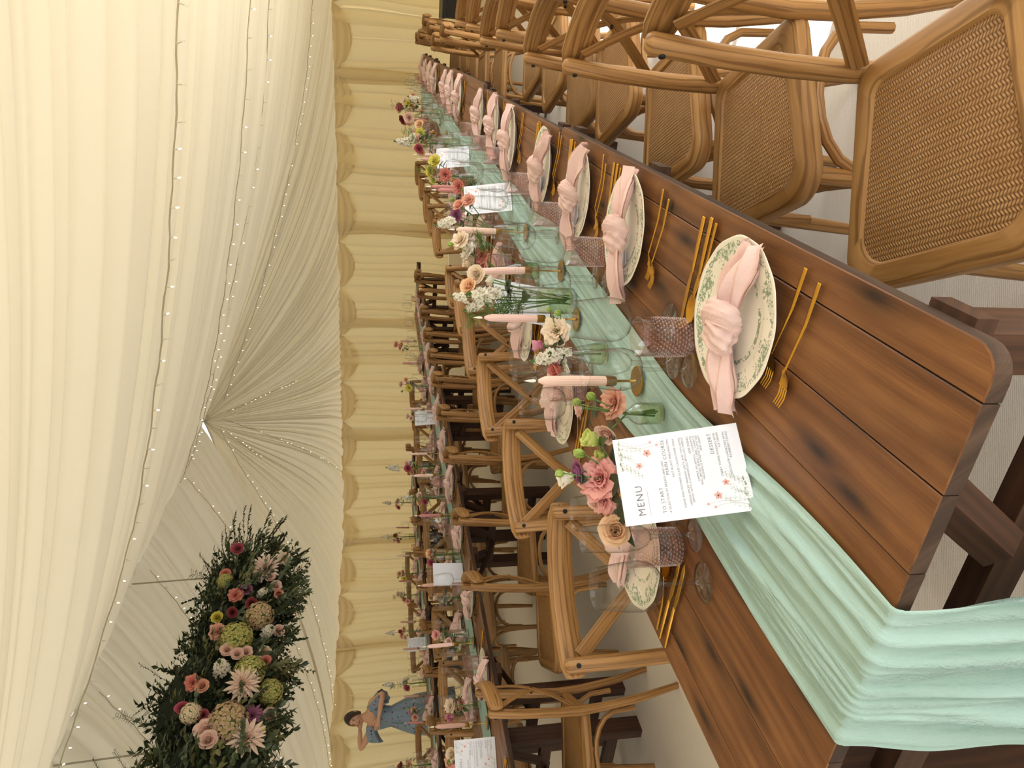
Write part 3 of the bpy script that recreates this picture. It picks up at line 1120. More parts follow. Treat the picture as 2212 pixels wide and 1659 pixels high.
for i, (x, y, a) in enumerate(left):
    r = math.radians(a)
    put_chair(x + 0.245 * math.cos(r), y - 0.245 * math.sin(r), -a, lab_chair(i, 'shaded side', 'front table'), 'chairs on the shaded side of the front table')
t2r = [(-2.70, 2.20, 38), (-2.61, 2.86, 42), (-2.62, 3.44, 38), (-2.57, 4.07, 36), (-2.56, 4.66, 35), (-2.55, 5.22, 34), (-2.57, 5.74, 32), (-2.61, 6.33, 32), (-2.6, 6.92, 30), (-2.57, 7.5, 30), (-2.58, 8.08, 30)]
for i, (x, y, a) in enumerate(t2r):
    r = math.radians(a)
    put_chair(x - 0.245 * math.cos(r), y - 0.245 * math.sin(r), 180 + a, lab_chair(i, 'daylight side', 'middle table'), 'chairs on the daylight side of the middle table')
t2l = [(-4.37, 2.45, 40), (-4.38, 3.05, 36), (-4.36, 3.64, 32), (-4.44, 4.30, 22), (-4.35, 4.92, 36), (-4.38, 5.5, 30), (-4.38, 6.1, 26), (-4.36, 6.7, 30), (-4.37, 7.3, 25), (-4.37, 7.9, 28), (-4.37, 8.5, 25)]
for i, (x, y, a) in enumerate(t2l):
    r = math.radians(a)
    put_chair(x + 0.245 * math.cos(r), y - 0.245 * math.sin(r), -a, lab_chair(i, 'wall side', 'middle table'), 'chairs on the wall side of the middle table')
for i in range(9):
    a = 40 + 6 * math.sin(i * 2.1)
    r = math.radians(a)
    y = 4.35 + 0.6 * i
    put_chair(-5.62 - 0.245 * math.cos(r), y - 0.245 * math.sin(r), 180 + a, lab_chair(i, 'daylight side', 'back table'), 'chairs on the daylight side of the back table')
for i, y in enumerate((4.3, 4.9, 5.45, 6.75, 7.35, 7.95, 8.5)):
    a = 28 + 6 * math.sin(i * 1.7)
    r = math.radians(a)
    put_chair(-7.34 + 0.245 * math.cos(r), y - 0.245 * math.sin(r), -a, lab_chair(i, 'wall side', 'back table'), 'chairs on the wall side of the back table')

# ------------------------------------------------------------------ tableware: one of each kind
ZT = 0.7625


def build_plate():
    root_m = MB()
    sc = lambda a, r, z: 1 + (0.006 * math.cos(12 * a) * max(0, (r - 0.10) / 0.03) if r > 0.1 else 0)
    root_m.lathe([(0.0, 0.0115), (0.045, 0.0113), (0.076, 0.0115), (0.084, 0.0128), (0.090, 0.0150), (0.096, 0.0165), (0.115, 0.0184), (0.130, 0.0206), (0.1335, 0.0210),
                  (0.1340, 0.0202), (0.130, 0.0186), (0.112, 0.0150), (0.094, 0.0115), (0.082, 0.006), (0.076, 0.0), (0.070, 0.0), (0.068, 0.003), (0.0, 0.004)], 72, fn=sc)
    return Maker(tag(obj('dinner_plate', root_m, M['plate'], angle=180), 'x', 'plate'))


def build_napkin(seed):
    """muslin napkin tied in one knot, its two ends flaring out; lies along local x"""
    rr = random.Random(seed)
    root = thing('napkin', 'x', 'napkin')
    p1, p2, p3 = rr.uniform(0, 6), rr.uniform(0, 6), rr.uniform(0, 6)

    def tail(sgn, length, lift, flare):
        def fn(a, b):
            # a across the folded cloth, b from the knot to the tip
            x = sgn * (0.020 + length * b)
            w = (0.019 + flare * b ** 0.8) * (1 - 0.55 * max(0, b - 0.5) / 0.5)
            s = (a - 0.5) * 2
            fold = 0.011 * math.sin(s * 5.2 + p1 + 2.2 * b) * (0.4 + 0.6 * b) + 0.005 * math.sin(s * 11 + p2 - 3 * b)
            y = s * w + 0.018 * math.sin(b * 3 + p3) * b
            z = 0.030 + lift * math.sin(PI * min(1, b * 1.05)) * 0.5 + fold - 0.012 * s * s - 0.020 * max(0.0, b - 0.72) + (0.008 - 0.018 * b)
            x += sgn * 0.012 * math.cos(s * 1.4 + p2) * b
            return (x, y, max(z, 0.003 + 0.0115 * min(1.0, max(0.0, (abs(x) - 0.055) / 0.05)) - 0.012 * max(0.0, min(1.0, (abs(x) - 0.128) / 0.02))))
        mb = MB().grid(fn, 26, 22)
        # the cloth is doubled: a second layer just beneath
        mb.grid(lambda a, b: (lambda q: (q[0] - sgn * 0.004 * b, q[1] * 0.93 + 0.002, q[2] - 0.0065 - 0.004 * math.sin(a * 9)))(fn(a, b)), 20, 16)
        return mb
    obj('end', tail(1, 0.122, 0.016, 0.030), M['napkin'], root, angle=180)
    obj('end', tail(-1, 0.132, 0.014, 0.027), M['napkin'], root, angle=180)

    def knot(a, b):
        # a round the roll, b along it
        t = a * 2 * PI
        s = b * 2 - 1
        prof_ = max(0.0, 1 - abs(s) ** 2.6) ** 0.5
        r = 0.0315 * prof_ * (1 + 0.10 * math.sin(3 * t + 5 * s + p1) + 0.05 * math.sin(7 * t - 6 * s + p2))
        cre = 0.0026 * math.sin(15 * s + 2.5 * t + p3)
        return (s * 0.046 + 0.010 * math.sin(t + p1) * prof_, (r + cre) * math.cos(t) * 1.06, 0.034 + (r + cre) * math.sin(t) * 0.82)
    obj('knot', MB().grid(knot, 44, 30, wrap=True), M['napkin'], root, angle=180)

    def band(a, b):
        # the wrapping turn of cloth laid obliquely over the knot
        t = -0.35 * PI + a * 1.5 * PI
        s = (b - 0.5)
        r = 0.0350 + 0.004 * math.cos(s * 6) - 0.0016 * math.sin(s * 30 + 3 * t)
        x = s * 0.040 + 0.022 * math.sin(t * 0.9 - 0.4) + 0.004
        return (x, r * math.cos(t) * 1.04, 0.034 + r * math.sin(t) * 0.86)
    obj('wrap', MB().grid(band, 30, 12), M['napkin'], root, angle=180)
    return Maker(root)


def bend_path(L, n, fz, fx=lambda t: 0.0):
    return [(fx(i / (n - 1)), L * i / (n - 1), fz(i / (n - 1))) for i in range(n)]


def build_fork(L=0.195):
    root = thing('fork', 'x', 'fork')
    mb = MB()
    # handle along +y, tines at the far end
    hz = lambda t: 0.0035 + 0.006 * math.sin(PI * min(1, t * 1.1)) ** 2 * (t > 0.2)
    mb.tube(bend_path(L * 0.70, 14, lambda t: 0.003 + 0.009 * max(0, t - 0.45) / 0.55), [0.0042, 0.0042, 0.0041, 0.004, 0.0038, 0.0036, 0.0034, 0.0031, 0.0028, 0.0025, 0.0023, 0.0022, 0.0023, 0.0028], 8, (1.05, 0.55), up=(0, 0, 1), round_end=True)
    obj('handle', mb, M['gold'], root)
    mb = MB()
    y0 = L * 0.69

    def head(a, b):
        w = 0.0028 + 0.0082 * (1 - (1 - b) ** 2.2)
        return ((a - 0.5) * 2 * w, y0 + 0.030 * b, 0.012 - 0.0075 * math.sin(b * PI * 0.62) + 0.0015 * (2 * a - 1) ** 2)
    mb.grid(head, 8, 8)
    mb.grid(lambda a, b: (lambda q: (q[0], q[1], q[2] - 0.0016))(head(1 - a, b)), 8, 8)
    for i in range(4):
        x = (i - 1.5) * 0.0054
        mb.tube([(x, y0 + 0.028, 0.0047), (x, y0 + 0.045, 0.0035), (x * 0.97, y0 + 0.060, 0.0075)], [0.0017, 0.0015, 0.0009], 6, (1, 0.8))
    obj('tines', mb, M['gold'], root)
    return Maker(root)


def build_knife(L=0.215):
    root = thing('knife', 'x', 'knife')
    obj('handle', MB().tube([(0, 0, 0.0042), (0, L * 0.25, 0.0042), (0, L * 0.48, 0.0040)], [0.0052, 0.0050, 0.0040], 8, (1, 0.72), up=(0, 0, 1), round_end=True), M['gold'], root)
    out = [(-0.0034, L * 0.47), (0.0034, L * 0.47), (0.0085, L * 0.60), (0.0088, L * 0.80), (0.006, L * 0.93), (-0.001, L), (-0.0042, L * 0.93)]
    obj('blade', MB().prism(out, 0.0030, 0.0052, 0.0006), M['gold'], root)
    return Maker(root)


def build_spoon(L=0.19):
    root = thing('spoon', 'x', 'spoon')
    obj('handle', MB().tube(bend_path(L * 0.74, 12, lambda t: 0.003 + 0.010 * max(0, t - 0.5) / 0.5), [0.0042, 0.0042, 0.004, 0.0038, 0.0036, 0.0033, 0.003, 0.0027, 0.0025, 0.0023, 0.0023, 0.0026], 8, (1.05, 0.55), up=(0, 0, 1), round_end=True), M['gold'], root)
    mb = MB()

    def bowl(a, b):
        t = a * 2 * PI
        return (0.0195 * b * math.cos(t), L * 0.86 + 0.029 * b * math.sin(t), 0.0125 - 0.009 * (1 - b * b))
    mb.grid(bowl, 22, 6, wrap=True)
    mb.grid(lambda a, b: (lambda q: (q[0], q[1], q[2] - 0.0012))(bowl(1 - a, b)), 22, 6, wrap=True)
    obj('bowl', mb, M['gold'], root)
    return Maker(root)


def stemware(name, label, prof_bowl, stem_top, r_foot, n=32):
    root = thing(name, label, 'glass')
    rim = prof_bowl[-1]
    prof_bowl = prof_bowl + [(rim[0] + 0.0006, rim[1] + 0.0006), (rim[0] + 0.0012, rim[1]), (rim[0] + 0.0006, rim[1] - 0.0006), rim]
    obj('bowl', MB().lathe(prof_bowl, n), M['glass'], root, angle=180)
    st = [(0.0062, stem_top), (0.0042, stem_top - 0.008), (0.0035, stem_top - 0.02), (0.0035, 0.022), (0.005, 0.010), (0.012, 0.005)]
    obj('stem', MB().lathe(st, 12), M['stem_glass'], root, angle=180)
    obj('foot', MB().lathe([(0.012, 0.0052), (r_foot * 0.7, 0.0028), (r_foot, 0.0018), (r_foot, 0.0004), (0, 0.0004)], n), M['glass'], root, angle=180)
    return Maker(root)


def build_tumbler():
    root = thing('hobnail_tumbler', 'x', 'tumbler')
    obj('wall', MB().lathe([(0.0, 0.006), (0.032, 0.006), (0.0335, 0.010), (0.0345, 0.05), (0.037, 0.1045), (0.0382, 0.105), (0.0384, 0.1035), (0.0365, 0.05), (0.0352, 0.004), (0.033, 0.0), (0.0, 0.0)], 40), M['pink_glass'], root, angle=180)
    mb = MB()
    rows, per = 13, 26
    for j in range(rows):
        z = 0.008 + j * 0.0062
        sz = 0.0034 if j < rows - 3 else 0.0034 - 0.0007 * (j - rows + 4)
        rad = 0.0354 + (z / 0.105) * 0.0022
        for i in range(per):
            a = 2 * PI * (i + 0.5 * (j % 2)) / per
            n = Vector((math.cos(a), math.sin(a), 0))
            t = Vector((-math.sin(a), math.cos(a), 0))
            V = []
            for rr_, hh in ((1.0, 0.0), (0.78, 0.62)):
                for q in range(7):
                    b = 2 * PI * q / 7
                    V.append(n * (rad + hh * sz) + t * (math.cos(b) * sz * rr_) + Vector((0, 0, z + math.sin(b) * sz * rr_)))
            V.append(n * (rad + sz) + Vector((0, 0, z)))
            F = [(q, (q + 1) % 7, 7 + (q + 1) % 7, 7 + q) for q in range(7)] + [(7 + q, 7 + (q + 1) % 7, 14) for q in range(7)]
            mb.add(V, F)
    o = obj('hobnail_studs', mb, M['pink_studs'], root, angle=180)
    o['kind'] = 'stuff'
    return Maker(root)


PLATE = build_plate()
NAPKINS = [build_napkin(s) for s in (3, 8, 15)]
FORK, KNIFE, SPOON = build_fork(), build_knife(), build_spoon()
WINE = stemware('wine_glass', 'x', [(0.0, 0.098), (0.012, 0.0985), (0.026, 0.104), (0.0365, 0.117), (0.0405, 0.134), (0.0395, 0.158), (0.0355, 0.185), (0.0325, 0.206)], 0.099, 0.0355)
WATER = stemware('large_wine_glass', 'x', [(0.0, 0.085), (0.014, 0.086), (0.032, 0.093), (0.0425, 0.108), (0.0455, 0.126), (0.044, 0.152), (0.0395, 0.185), (0.0365, 0.208)], 0.086, 0.0375)
FLUTE = stemware('champagne_flute', 'x', [(0.0, 0.088), (0.008, 0.0895), (0.017, 0.098), (0.0235, 0.113), (0.0265, 0.135), (0.0262, 0.165), (0.0245, 0.195), (0.0232, 0.218)], 0.089, 0.0325)
TUMBLER = build_tumbler()


def side_frame(tn, side, y):
    """frame of a place setting: origin on the table edge, u towards the table's middle, v towards the diner's right"""
    x0 = TX[tn] - (TW if side == 'L' else 0)
    u = Vector((-1, 0, 0)) if side == 'R' else Vector((1, 0, 0))
    v = Vector((0, 1, 0)) if side == 'R' else Vector((0, -1, 0))
    return Vector((x0, y, ZT)), u, v


SIDE = {('front', 'R'): 'daylight side of front table', ('front', 'L'): 'shaded side of front table', ('middle', 'R'): 'daylight side of middle table',
        ('middle', 'L'): 'wall side of middle table', ('back', 'R'): 'daylight side of back table', ('back', 'L'): 'wall side of back table'}
rt = random.Random(42)


def runner_z(tn, x):
    return ZT + (0.0075 if abs(x - (TX[tn] - TW / 2)) < 0.17 else 0.0)


def setting(tn, side, y, i, cutlery=True, glasses=True, plate_u=0.145, skip=()):
    o, u, v = side_frame(tn, side, y)
    nm = SIDE[(tn, side)]
    rzu = math.atan2(u.y, u.x)            # local x along u
    rzy = math.atan2(u.y, u.x) - PI / 2   # local y along u
    J = lambda a: rt.uniform(-a, a)
    place = '%s from near end, %s' % (ORD[i], nm)
    pl = o + u * (plate_u + J(0.008)) + v * J(0.01)
    pl.z = ZT
    PLATE.put('cream plate with green print, ' + place, pl, J(3), 'plates on the ' + nm)
    nk = pl + u * 0.004 - v * (0.030 + J(0.012))
    nk.z = ZT + 0.0135
    NAPKINS[(i * 2 + (side == 'L')) % 3].put('pink knotted muslin napkin, ' + place, nk, rzu + PI + J(0.25), 'napkins on the ' + nm)
    if cutlery:
        g = 'cutlery on the ' + nm
        for d, off, word in ((-0.150, 0.0, 'inner'), (-0.180, 0.012, 'outer')):
            p = o + u * (0.018 + off + J(0.006)) + v * (d + J(0.005))
            p.z = ZT
            FORK.put('gold fork, %s of two, %s' % (word, place), p, rzy + J(0.12), g)
        for d, off, word in ((0.164, 0.0, 'inner'), (0.190, 0.004, 'outer')):
            p = o + u * (0.022 + off + J(0.006)) + v * (d + J(0.005))
            p.z = ZT
            KNIFE.put('gold knife, %s of two, %s' % (word, place), p, rzy + J(0.06), g)
        p = o + u * (0.026 + J(0.006)) + v * (0.140 + J(0.003))
        p.z = ZT
        SPOON.put('gold spoon beside the knives, ' + place, p, rzy + J(0.06), g)
    if glasses:
        g = 'glasses on the ' + nm

        def at(du, dv):
            p = o + u * (du + J(0.008)) + v * (dv + J(0.01))
            p.z = runner_z(tn, p.x) + 0.001
            return p
        if 'tumbler' not in skip:
            TUMBLER.put('pink hobnail tumbler, ' + place, at(0.247, 0.155), J(3), g)
        WINE.put('clear wine glass before the tumbler, ' + place, at(0.305, 0.105), J(3), g)
        FLUTE.put('clear champagne flute, ' + place, at(0.325, 0.195), J(3), g)
        if 'big' not in skip:
            WATER.put('large clear wine glass behind the tumbler, ' + place, at(0.255, 0.252), J(3), g)


ys_R = [1.01, 1.56, 2.0, 2.49, 3.14, 3.6, 4.13, 5.2, 5.75, 6.25, 7.3, 7.9, 8.6, 9.2]
ys_L = [1.17, 1.87, 2.49, 3.1, 3.7, 4.25, 5.2, 5.8, 6.4, 7.2, 7.9, 8.6]
for i, y in enumerate(ys_R):
    setting('front', 'R', y, i)
for i, y in enumerate(ys_L):
    setting('front', 'L', y, i, cutlery=i < 6, plate_u=0.125)
m_R = [1.88, 2.65, 3.25, 3.85, 4.45, 5.05, 5.65, 6.25, 6.85, 7.45, 8.05, 8.7]
for i, y in enumerate(m_R):
    setting('middle', 'R', y, i, cutlery=i < 6)
m_L = [2.35, 2.95, 3.55, 4.15, 4.75, 5.35, 5.95, 6.55, 7.2, 7.9]
for i, y in enumerate(m_L):
    setting('middle', 'L', y, i, cutlery=False, skip=('big',))
b_R = [4.3, 4.9, 5.5, 6.1, 6.7, 7.3, 7.9, 8.5]
for i, y in enumerate(b_R):
    setting('back', 'R', y, i, cutlery=False, skip=('big',))
b_L = [4.6, 5.2, 5.8, 6.4, 7.0, 7.6]
for i, y in enumerate(b_L):
    setting('back', 'L', y, i, cutlery=False, skip=('big', 'tumbler'))


# place cards tucked under the first napkins
def build_place_card():
    root = thing('place_card', 'x', 'place card')
    obj('card', MB().box((0, 0, 0.0006), (0.075, 0.048, 0.0008)), M['card'], root, smooth=False)
    mb = MB()
    for q in range(9):
        a, r = q * 0.9, 0.003 + 0.0011 * q
        mb.tube([(0.018 + r * math.cos(a), r * math.sin(a), 0.0013), (0.018 + (r + 0.004) * math.cos(a + 0.5), (r + 0.004) * math.sin(a + 0.5), 0.0013)], 0.0004, 4)
    obj('printed_sprig', mb, M['print_green'], root)
    return Maker(root)


PCARD = build_place_card()
for i, y in enumerate(ys_R[:4]):
    PCARD.put('small white place card under the %s napkin, daylight side of front table' % ORD[i], (TX['front'] - 0.215, y + 0.005, ZT + 0.0145), 2.6 + 0.2 * i, 'place cards',
              rot=(0.0, math.radians(4), 2.0 + 0.2 * i))


# ------------------------------------------------------------------ candles
def build_holder():
    root = thing('candle_holder', 'x', 'candle holder')
    obj('base', MB().lathe([(0, 0.004), (0.034, 0.0038), (0.0355, 0.0025), (0.0355, 0.0), (0, 0.0)], 36), M['brass'], root)
    obj('stem', MB().lathe([(0.0055, 0.0035), (0.0030, 0.008), (0.0028, 0.05), (0.0028, 0.098)], 10), M['brass'], root)
    obj('cup', MB().lathe([(0.0, 0.094), (0.0105, 0.096), (0.0118, 0.102), (0.0118, 0.120), (0.0105, 0.120), (0.0105, 0.104), (0.0, 0.103)], 20), M['brass'], root)
    return Maker(root)


def build_candle(matname):
    root = thing('taper_candle', 'x', 'candle')
    flu = lambda a, r, z: 1 + (0.13 * abs(math.cos(6 * a)) if 0.002 < z < 0.150 and r > 0.006 else 0)
    obj('wax', MB().lathe([(0.0, 0.0), (0.0098, 0.001), (0.0100, 0.04), (0.0104, 0.10), (0.0108, 0.152), (0.0100, 0.158), (0.0035, 0.172), (0.0, 0.1725)], 64, fn=flu), M[matname], root, angle=35)
    obj('wick', MB().tube([(0, 0, 0.171), (0, 0, 0.178)], 0.0011, 6), M['wick'], root)
    obj('flame_tip', MB().lathe([(0.0, 0.176), (0.0028, 0.178), (0.0036, 0.184), (0.0030, 0.191), (0.0014, 0.199), (0.0, 0.205)], 12), M['led'], root)
    return Maker(root)


HOLD = build_holder()
HOLD_LOW = build_holder()
for ch in KIDS[HOLD_LOW.root.name]:
    if ch.name.startswith('stem'):
        ch.scale = (1, 1, 0.55)
    elif ch.name.startswith('cup'):
        ch.location.z = -0.044
CAND = {k: build_candle(k) for k in ('candle_peach', 'candle_blush', 'candle_mauve', 'candle_taupe')}
CW = {'candle_peach': 'peach', 'candle_blush': 'blush pink', 'candle_mauve': 'dusky pink', 'candle_taupe': 'dusty taupe'}


def candle(x, y, kind, tn, where, tilt=(0, 0), low=False):
    z = runner_z(tn, x) + 0.002
    (HOLD_LOW if low else HOLD).put('brass candle holder with round foot, ' + where, (x, y, z), rt.uniform(0, 3), 'brass candle holders')
    CAND[kind].put('%s fluted taper candle, %s' % (CW[kind], where), (x, y, z + (0.0595 if low else 0.1035)), rt.uniform(0, 3), 'taper candles', rot=(tilt[0], tilt[1], 0.4))


candle(-0.664, 1.353, 'candle_peach', 'front', 'beside the small round vase near the menu', low=True)
candle(-0.716, 1.872, 'candle_blush', 'front', 'beside the tall cylinder vase on the front table')
candle(-0.640, 2.10, 'candle_blush', 'front', 'just behind the tall cylinder vase on the front table', (-0.10, -0.05))
candle(-0.665, 2.68, 'candle_peach', 'front', 'between the green bottle and the mauve rose')
fc = [(-0.69, 3.57, 'candle_mauve'), (-0.745, 3.95, 'candle_mauve'), (-0.78, 4.36, 'candle_taupe'), (-0.75, 4.9, 'candle_taupe'), (-0.78, 5.32, 'candle_peach'), (-0.72, 6.1, 'candle_mauve'), (-0.70, 6.75, 'candle_mauve'),
      (-0.70, 7.65, 'candle_taupe'), (-0.68, 8.4, 'candle_mauve')]
for i, (x, y, k) in enumerate(fc):
    candle(x, y, k, 'front', '%s from the near end of the front table' % ORD[i + 4], (rt.uniform(-0.03, 0.03), rt.uniform(-0.03, 0.03)))
mc = [(-3.23, 2.48, 'candle_taupe', 0.13), (-3.25, 3.05, 'candle_blush', -0.06), (-3.30, 3.62, 'candle_taupe', 0), (-3.15, 4.18, 'candle_mauve', 0.03), (-3.18, 4.75, 'candle_peach', 0), (-3.35, 5.35, 'candle_peach', 0),
      (-3.3, 6.1, 'candle_blush', 0), (-3.27, 7.1, 'candle_mauve', 0), (-3.3, 7.8, 'candle_taupe', 0)]
for i, (x, y, k, t) in enumerate(mc):
    candle(x, y, k, 'middle', '%s from the near end of the middle table' % ORD[i], (t * 0.6, t * 0.6))
bc = [(-6.05, 4.72, 'candle_mauve'), (-6.25, 5.2, 'candle_taupe'), (-6.1, 5.7, 'candle_taupe'), (-6.3, 6.3, 'candle_taupe'), (-6.25, 6.95, 'candle_mauve'), (-6.3, 7.5, 'candle_peach'), (-6.3, 8.1, 'candle_mauve')]
for i, (x, y, k) in enumerate(bc):
    candle(x, y, k, 'back', '%s from the near end of the back table' % ORD[i], (0.04 * (i % 3 - 1), 0.03))


# ------------------------------------------------------------------ menu cards
def text_part(body, size, x, z, parent, align='LEFT', name='menu_text', leading=1.0, spacing=1.06):
    cu = bpy.data.curves.new(name, 'FONT')
    cu.body = body
    cu.size = size
    cu.align_x = align
    cu.space_line = leading
    cu.space_character = spacing
    cu.resolution_u = 2
    cu.offset = -0.004 * size
    cu.materials.append(M['ink'])
    tmp = bpy.data.objects.new(name, cu)
    COL.objects.link(tmp)
    me = bpy.data.meshes.new_from_object(tmp)
    bpy.data.objects.remove(tmp)
    me.name = name
    o = bpy.data.objects.new(name, me)
    link(o, parent)
    o.location = (x, -0.0010, z)
    o.rotation_euler = (PI / 2, 0, 0)
    return o


def printed_flowers(mb, cx_, cz_, flip):
    """poppies, sprigs and grasses printed in a corner; flat on the card's face"""
    rr = random.Random(5)
    s = -1 if flip else 1

    def pt(x, z):
        return (cx_ + s * x, -0.0008, cz_ + s * z)

    def blob(x, z, r, m, k=6, ang=0, asp=1.0):
        V = [pt(x, z)]
        for q in range(k * 3):
            a = 2 * PI * q / (k * 3)
            rr_ = r * (0.8 + 0.2 * math.cos(k * a))
            V.append(pt(x + rr_ * math.cos(a + ang), z + rr_ * asp * math.sin(a + ang)))
        n = k * 3
        mb.add(V, [(0, 1 + q, 1 + (q + 1) % n) for q in range(n)], m=m)

    def line(a, b, bend, w, m=0):
        pts = []
        for q in range(7):
            f = q / 6
            x, z = a[0] + (b[0] - a[0]) * f, a[1] + (b[1] - a[1]) * f
            nx, nz = -(b[1] - a[1]), b[0] - a[0]
            x, z = x + nx * bend * math.sin(PI * f), z + nz * bend * math.sin(PI * f)
            pts.append((x, z))
        V, F = [], []
        for q, (x, z) in enumerate(pts):
            V += [pt(x - w, z), pt(x + w, z + w * 0.5)]
            if q:
                F.append((2 * q - 2, 2 * q - 1, 2 * q + 1, 2 * q))
        mb.add(V, F, m=m)
        return pts
    for (bx, bz, tx, tz, r) in ((-0.020, -0.004, -0.030, -0.052, 0.0075), (-0.030, -0.003, -0.050, -0.036, 0.0062)):
        line((bx, bz), (tx, tz), 0.15, 0.0002)
        for q in range(5):
            a = q * PI * 0.4 + 0.6
            blob(tx + r * 0.5 * math.cos(a), tz + r * 0.5 * math.sin(a), r * 0.5, 1, 2, a)
        blob(tx, tz, r * 0.18, 0, 4)
    for (tx, tz) in ((-0.012, -0.060), (-0.018, -0.070)):
        line((-0.010, -0.01), (tx, tz), -0.1, 0.0002)
        blob(tx, tz, 0.0028, 1, 5)
    for k in range(9):
        x0, z0 = -0.004 - 0.006 * k, -0.001
        ln = line((x0, z0), (x0 - 0.010 - 0.02 * rr.random(), -0.020 - 0.028 * rr.random()), rr.uniform(-0.2, 0.2), 0.00018)
        for q, (x, z) in enumerate(ln[1:]):
            blob(x + 0.0022, z, 0.0011 + 0.0006 * rr.random(), 0, 3, rr.random() * 3, 0.5)
            blob(x - 0.0022, z, 0.0011, 0, 3, rr.random() * 3, 0.5)
    for k in range(6):
        blob(-0.008 - 0.009 * k, -0.006 - 0.004 * rr.random(), 0.0045, 0, 3, rr.random() * 3, 0.45)


def build_menu():
    root = thing('menu_card', 'x', 'menu')
    W, H_ = 0.148, 0.205
    obj('card', MB().box((0, 0, H_ / 2), (W, 0.0012, H_)), M['card'], root, smooth=False)
    mb = MB()
    printed_flowers(mb, W / 2 - 0.001, H_ - 0.001, False)
    obj('printed_flowers', mb, [M['print_green'], M['print_pink']], root, smooth=False)
    mb = MB()
    printed_flowers(mb, -W / 2 + 0.001, 0.001, True)
    obj('printed_flowers', mb, [M['print_green'], M['print_pink']], root, smooth=False)
    L, Rr = -W / 2 + 0.013, W / 2 - 0.012
    text_part('MENU', 0.0165, L, H_ - 0.035, root, spacing=1.2)
    obj('rule', MB().box((L + 0.021, -0.0008, H_ - 0.0425), (0.043, 0.0002, 0.0004)), M['ink'], root, smooth=False)
    text_part('TO START', 0.0083, L, H_ - 0.068, root, spacing=1.15)
    text_part('A SELECTION OF BREADS AND DIPS', 0.0051, L, H_ - 0.076, root)
    text_part('MAIN COURSE', 0.0083, Rr, H_ - 0.083, root, 'RIGHT', spacing=1.15)
    text_part('NUT ROAST WELLINGTON', 0.0051, Rr, H_ - 0.0905, root, 'RIGHT')
    text_part('AGAVE AND MUSTARD GLAZE CAULIFLOWER STEAK', 0.0047, Rr, H_ - 0.100, root, 'RIGHT')
    text_part('HARISSA SPICED MARROW LENTIL AND TOFU BOWL\nSERVED WITH A CHARGRILLED BROCCOLI WEDGE', 0.0046, Rr, H_ - 0.110, root, 'RIGHT', leading=1.0)
    text_part('SIDE DISHES', 0.0053, Rr, H_ - 0.1235, root, 'RIGHT')
    text_part('SUMMER VEG BOWLS - COURGETTE\nPEAS, BROAD BEANS, LEEKS, CARROTS\nHASSLEBACK ROASTED POTATOES\nAND GRAVY', 0.0046, Rr, H_ - 0.129, root, 'RIGHT', leading=0.95)
    text_part('DESSERT', 0.0083, Rr, H_ - 0.160, root, 'RIGHT', spacing=1.15)
    text_part('STICKY TOFFEE PUDDING WITH\nICE CREAM\n\nCHOCOLATE CHEESECAKE WITH\nRASPBERRY COULIS', 0.0049, Rr, H_ - 0.167, root, 'RIGHT', leading=1.0)
    return Maker(root)


MENU = build_menu()


def menu(x, y, face, tilt, label, tn):
    """face: direction the card faces, degrees from +X"""
    MENU.put(label, (x, y, runner_z(tn, x) + 0.0015), group='menu cards', rot=(-math.radians(tilt), 0, math.radians(face + 90)))


menu(-0.577, 0.868, -37.4, 20, 'white printed menu card leaning at the near end of the front table', 'front')
menu(-0.60, 3.05, -42, 14, 'white menu card standing among the glasses halfway down the front table', 'front')
menu(-0.66, 4.55, -45, 14, 'white menu card farther down the front table behind the wine glasses', 'front')
menu(-0.80, 2.20, 140, 16, 'blank back of a menu card behind the blush candle on the front table', 'front')
menu(-3.17, 2.26, -36, 12, 'white printed menu card at the near end of the middle table', 'middle')
menu(-3.22, 3.62, 145, 10, 'blank back of a menu card beside the roses on the middle table', 'middle')
menu(-3.27, 5.88, -38, 10, 'small white menu card far down the middle table', 'middle')
menu(-6.30, 5.95, -40, 10, 'white menu card on the back table among the glasses', 'back')

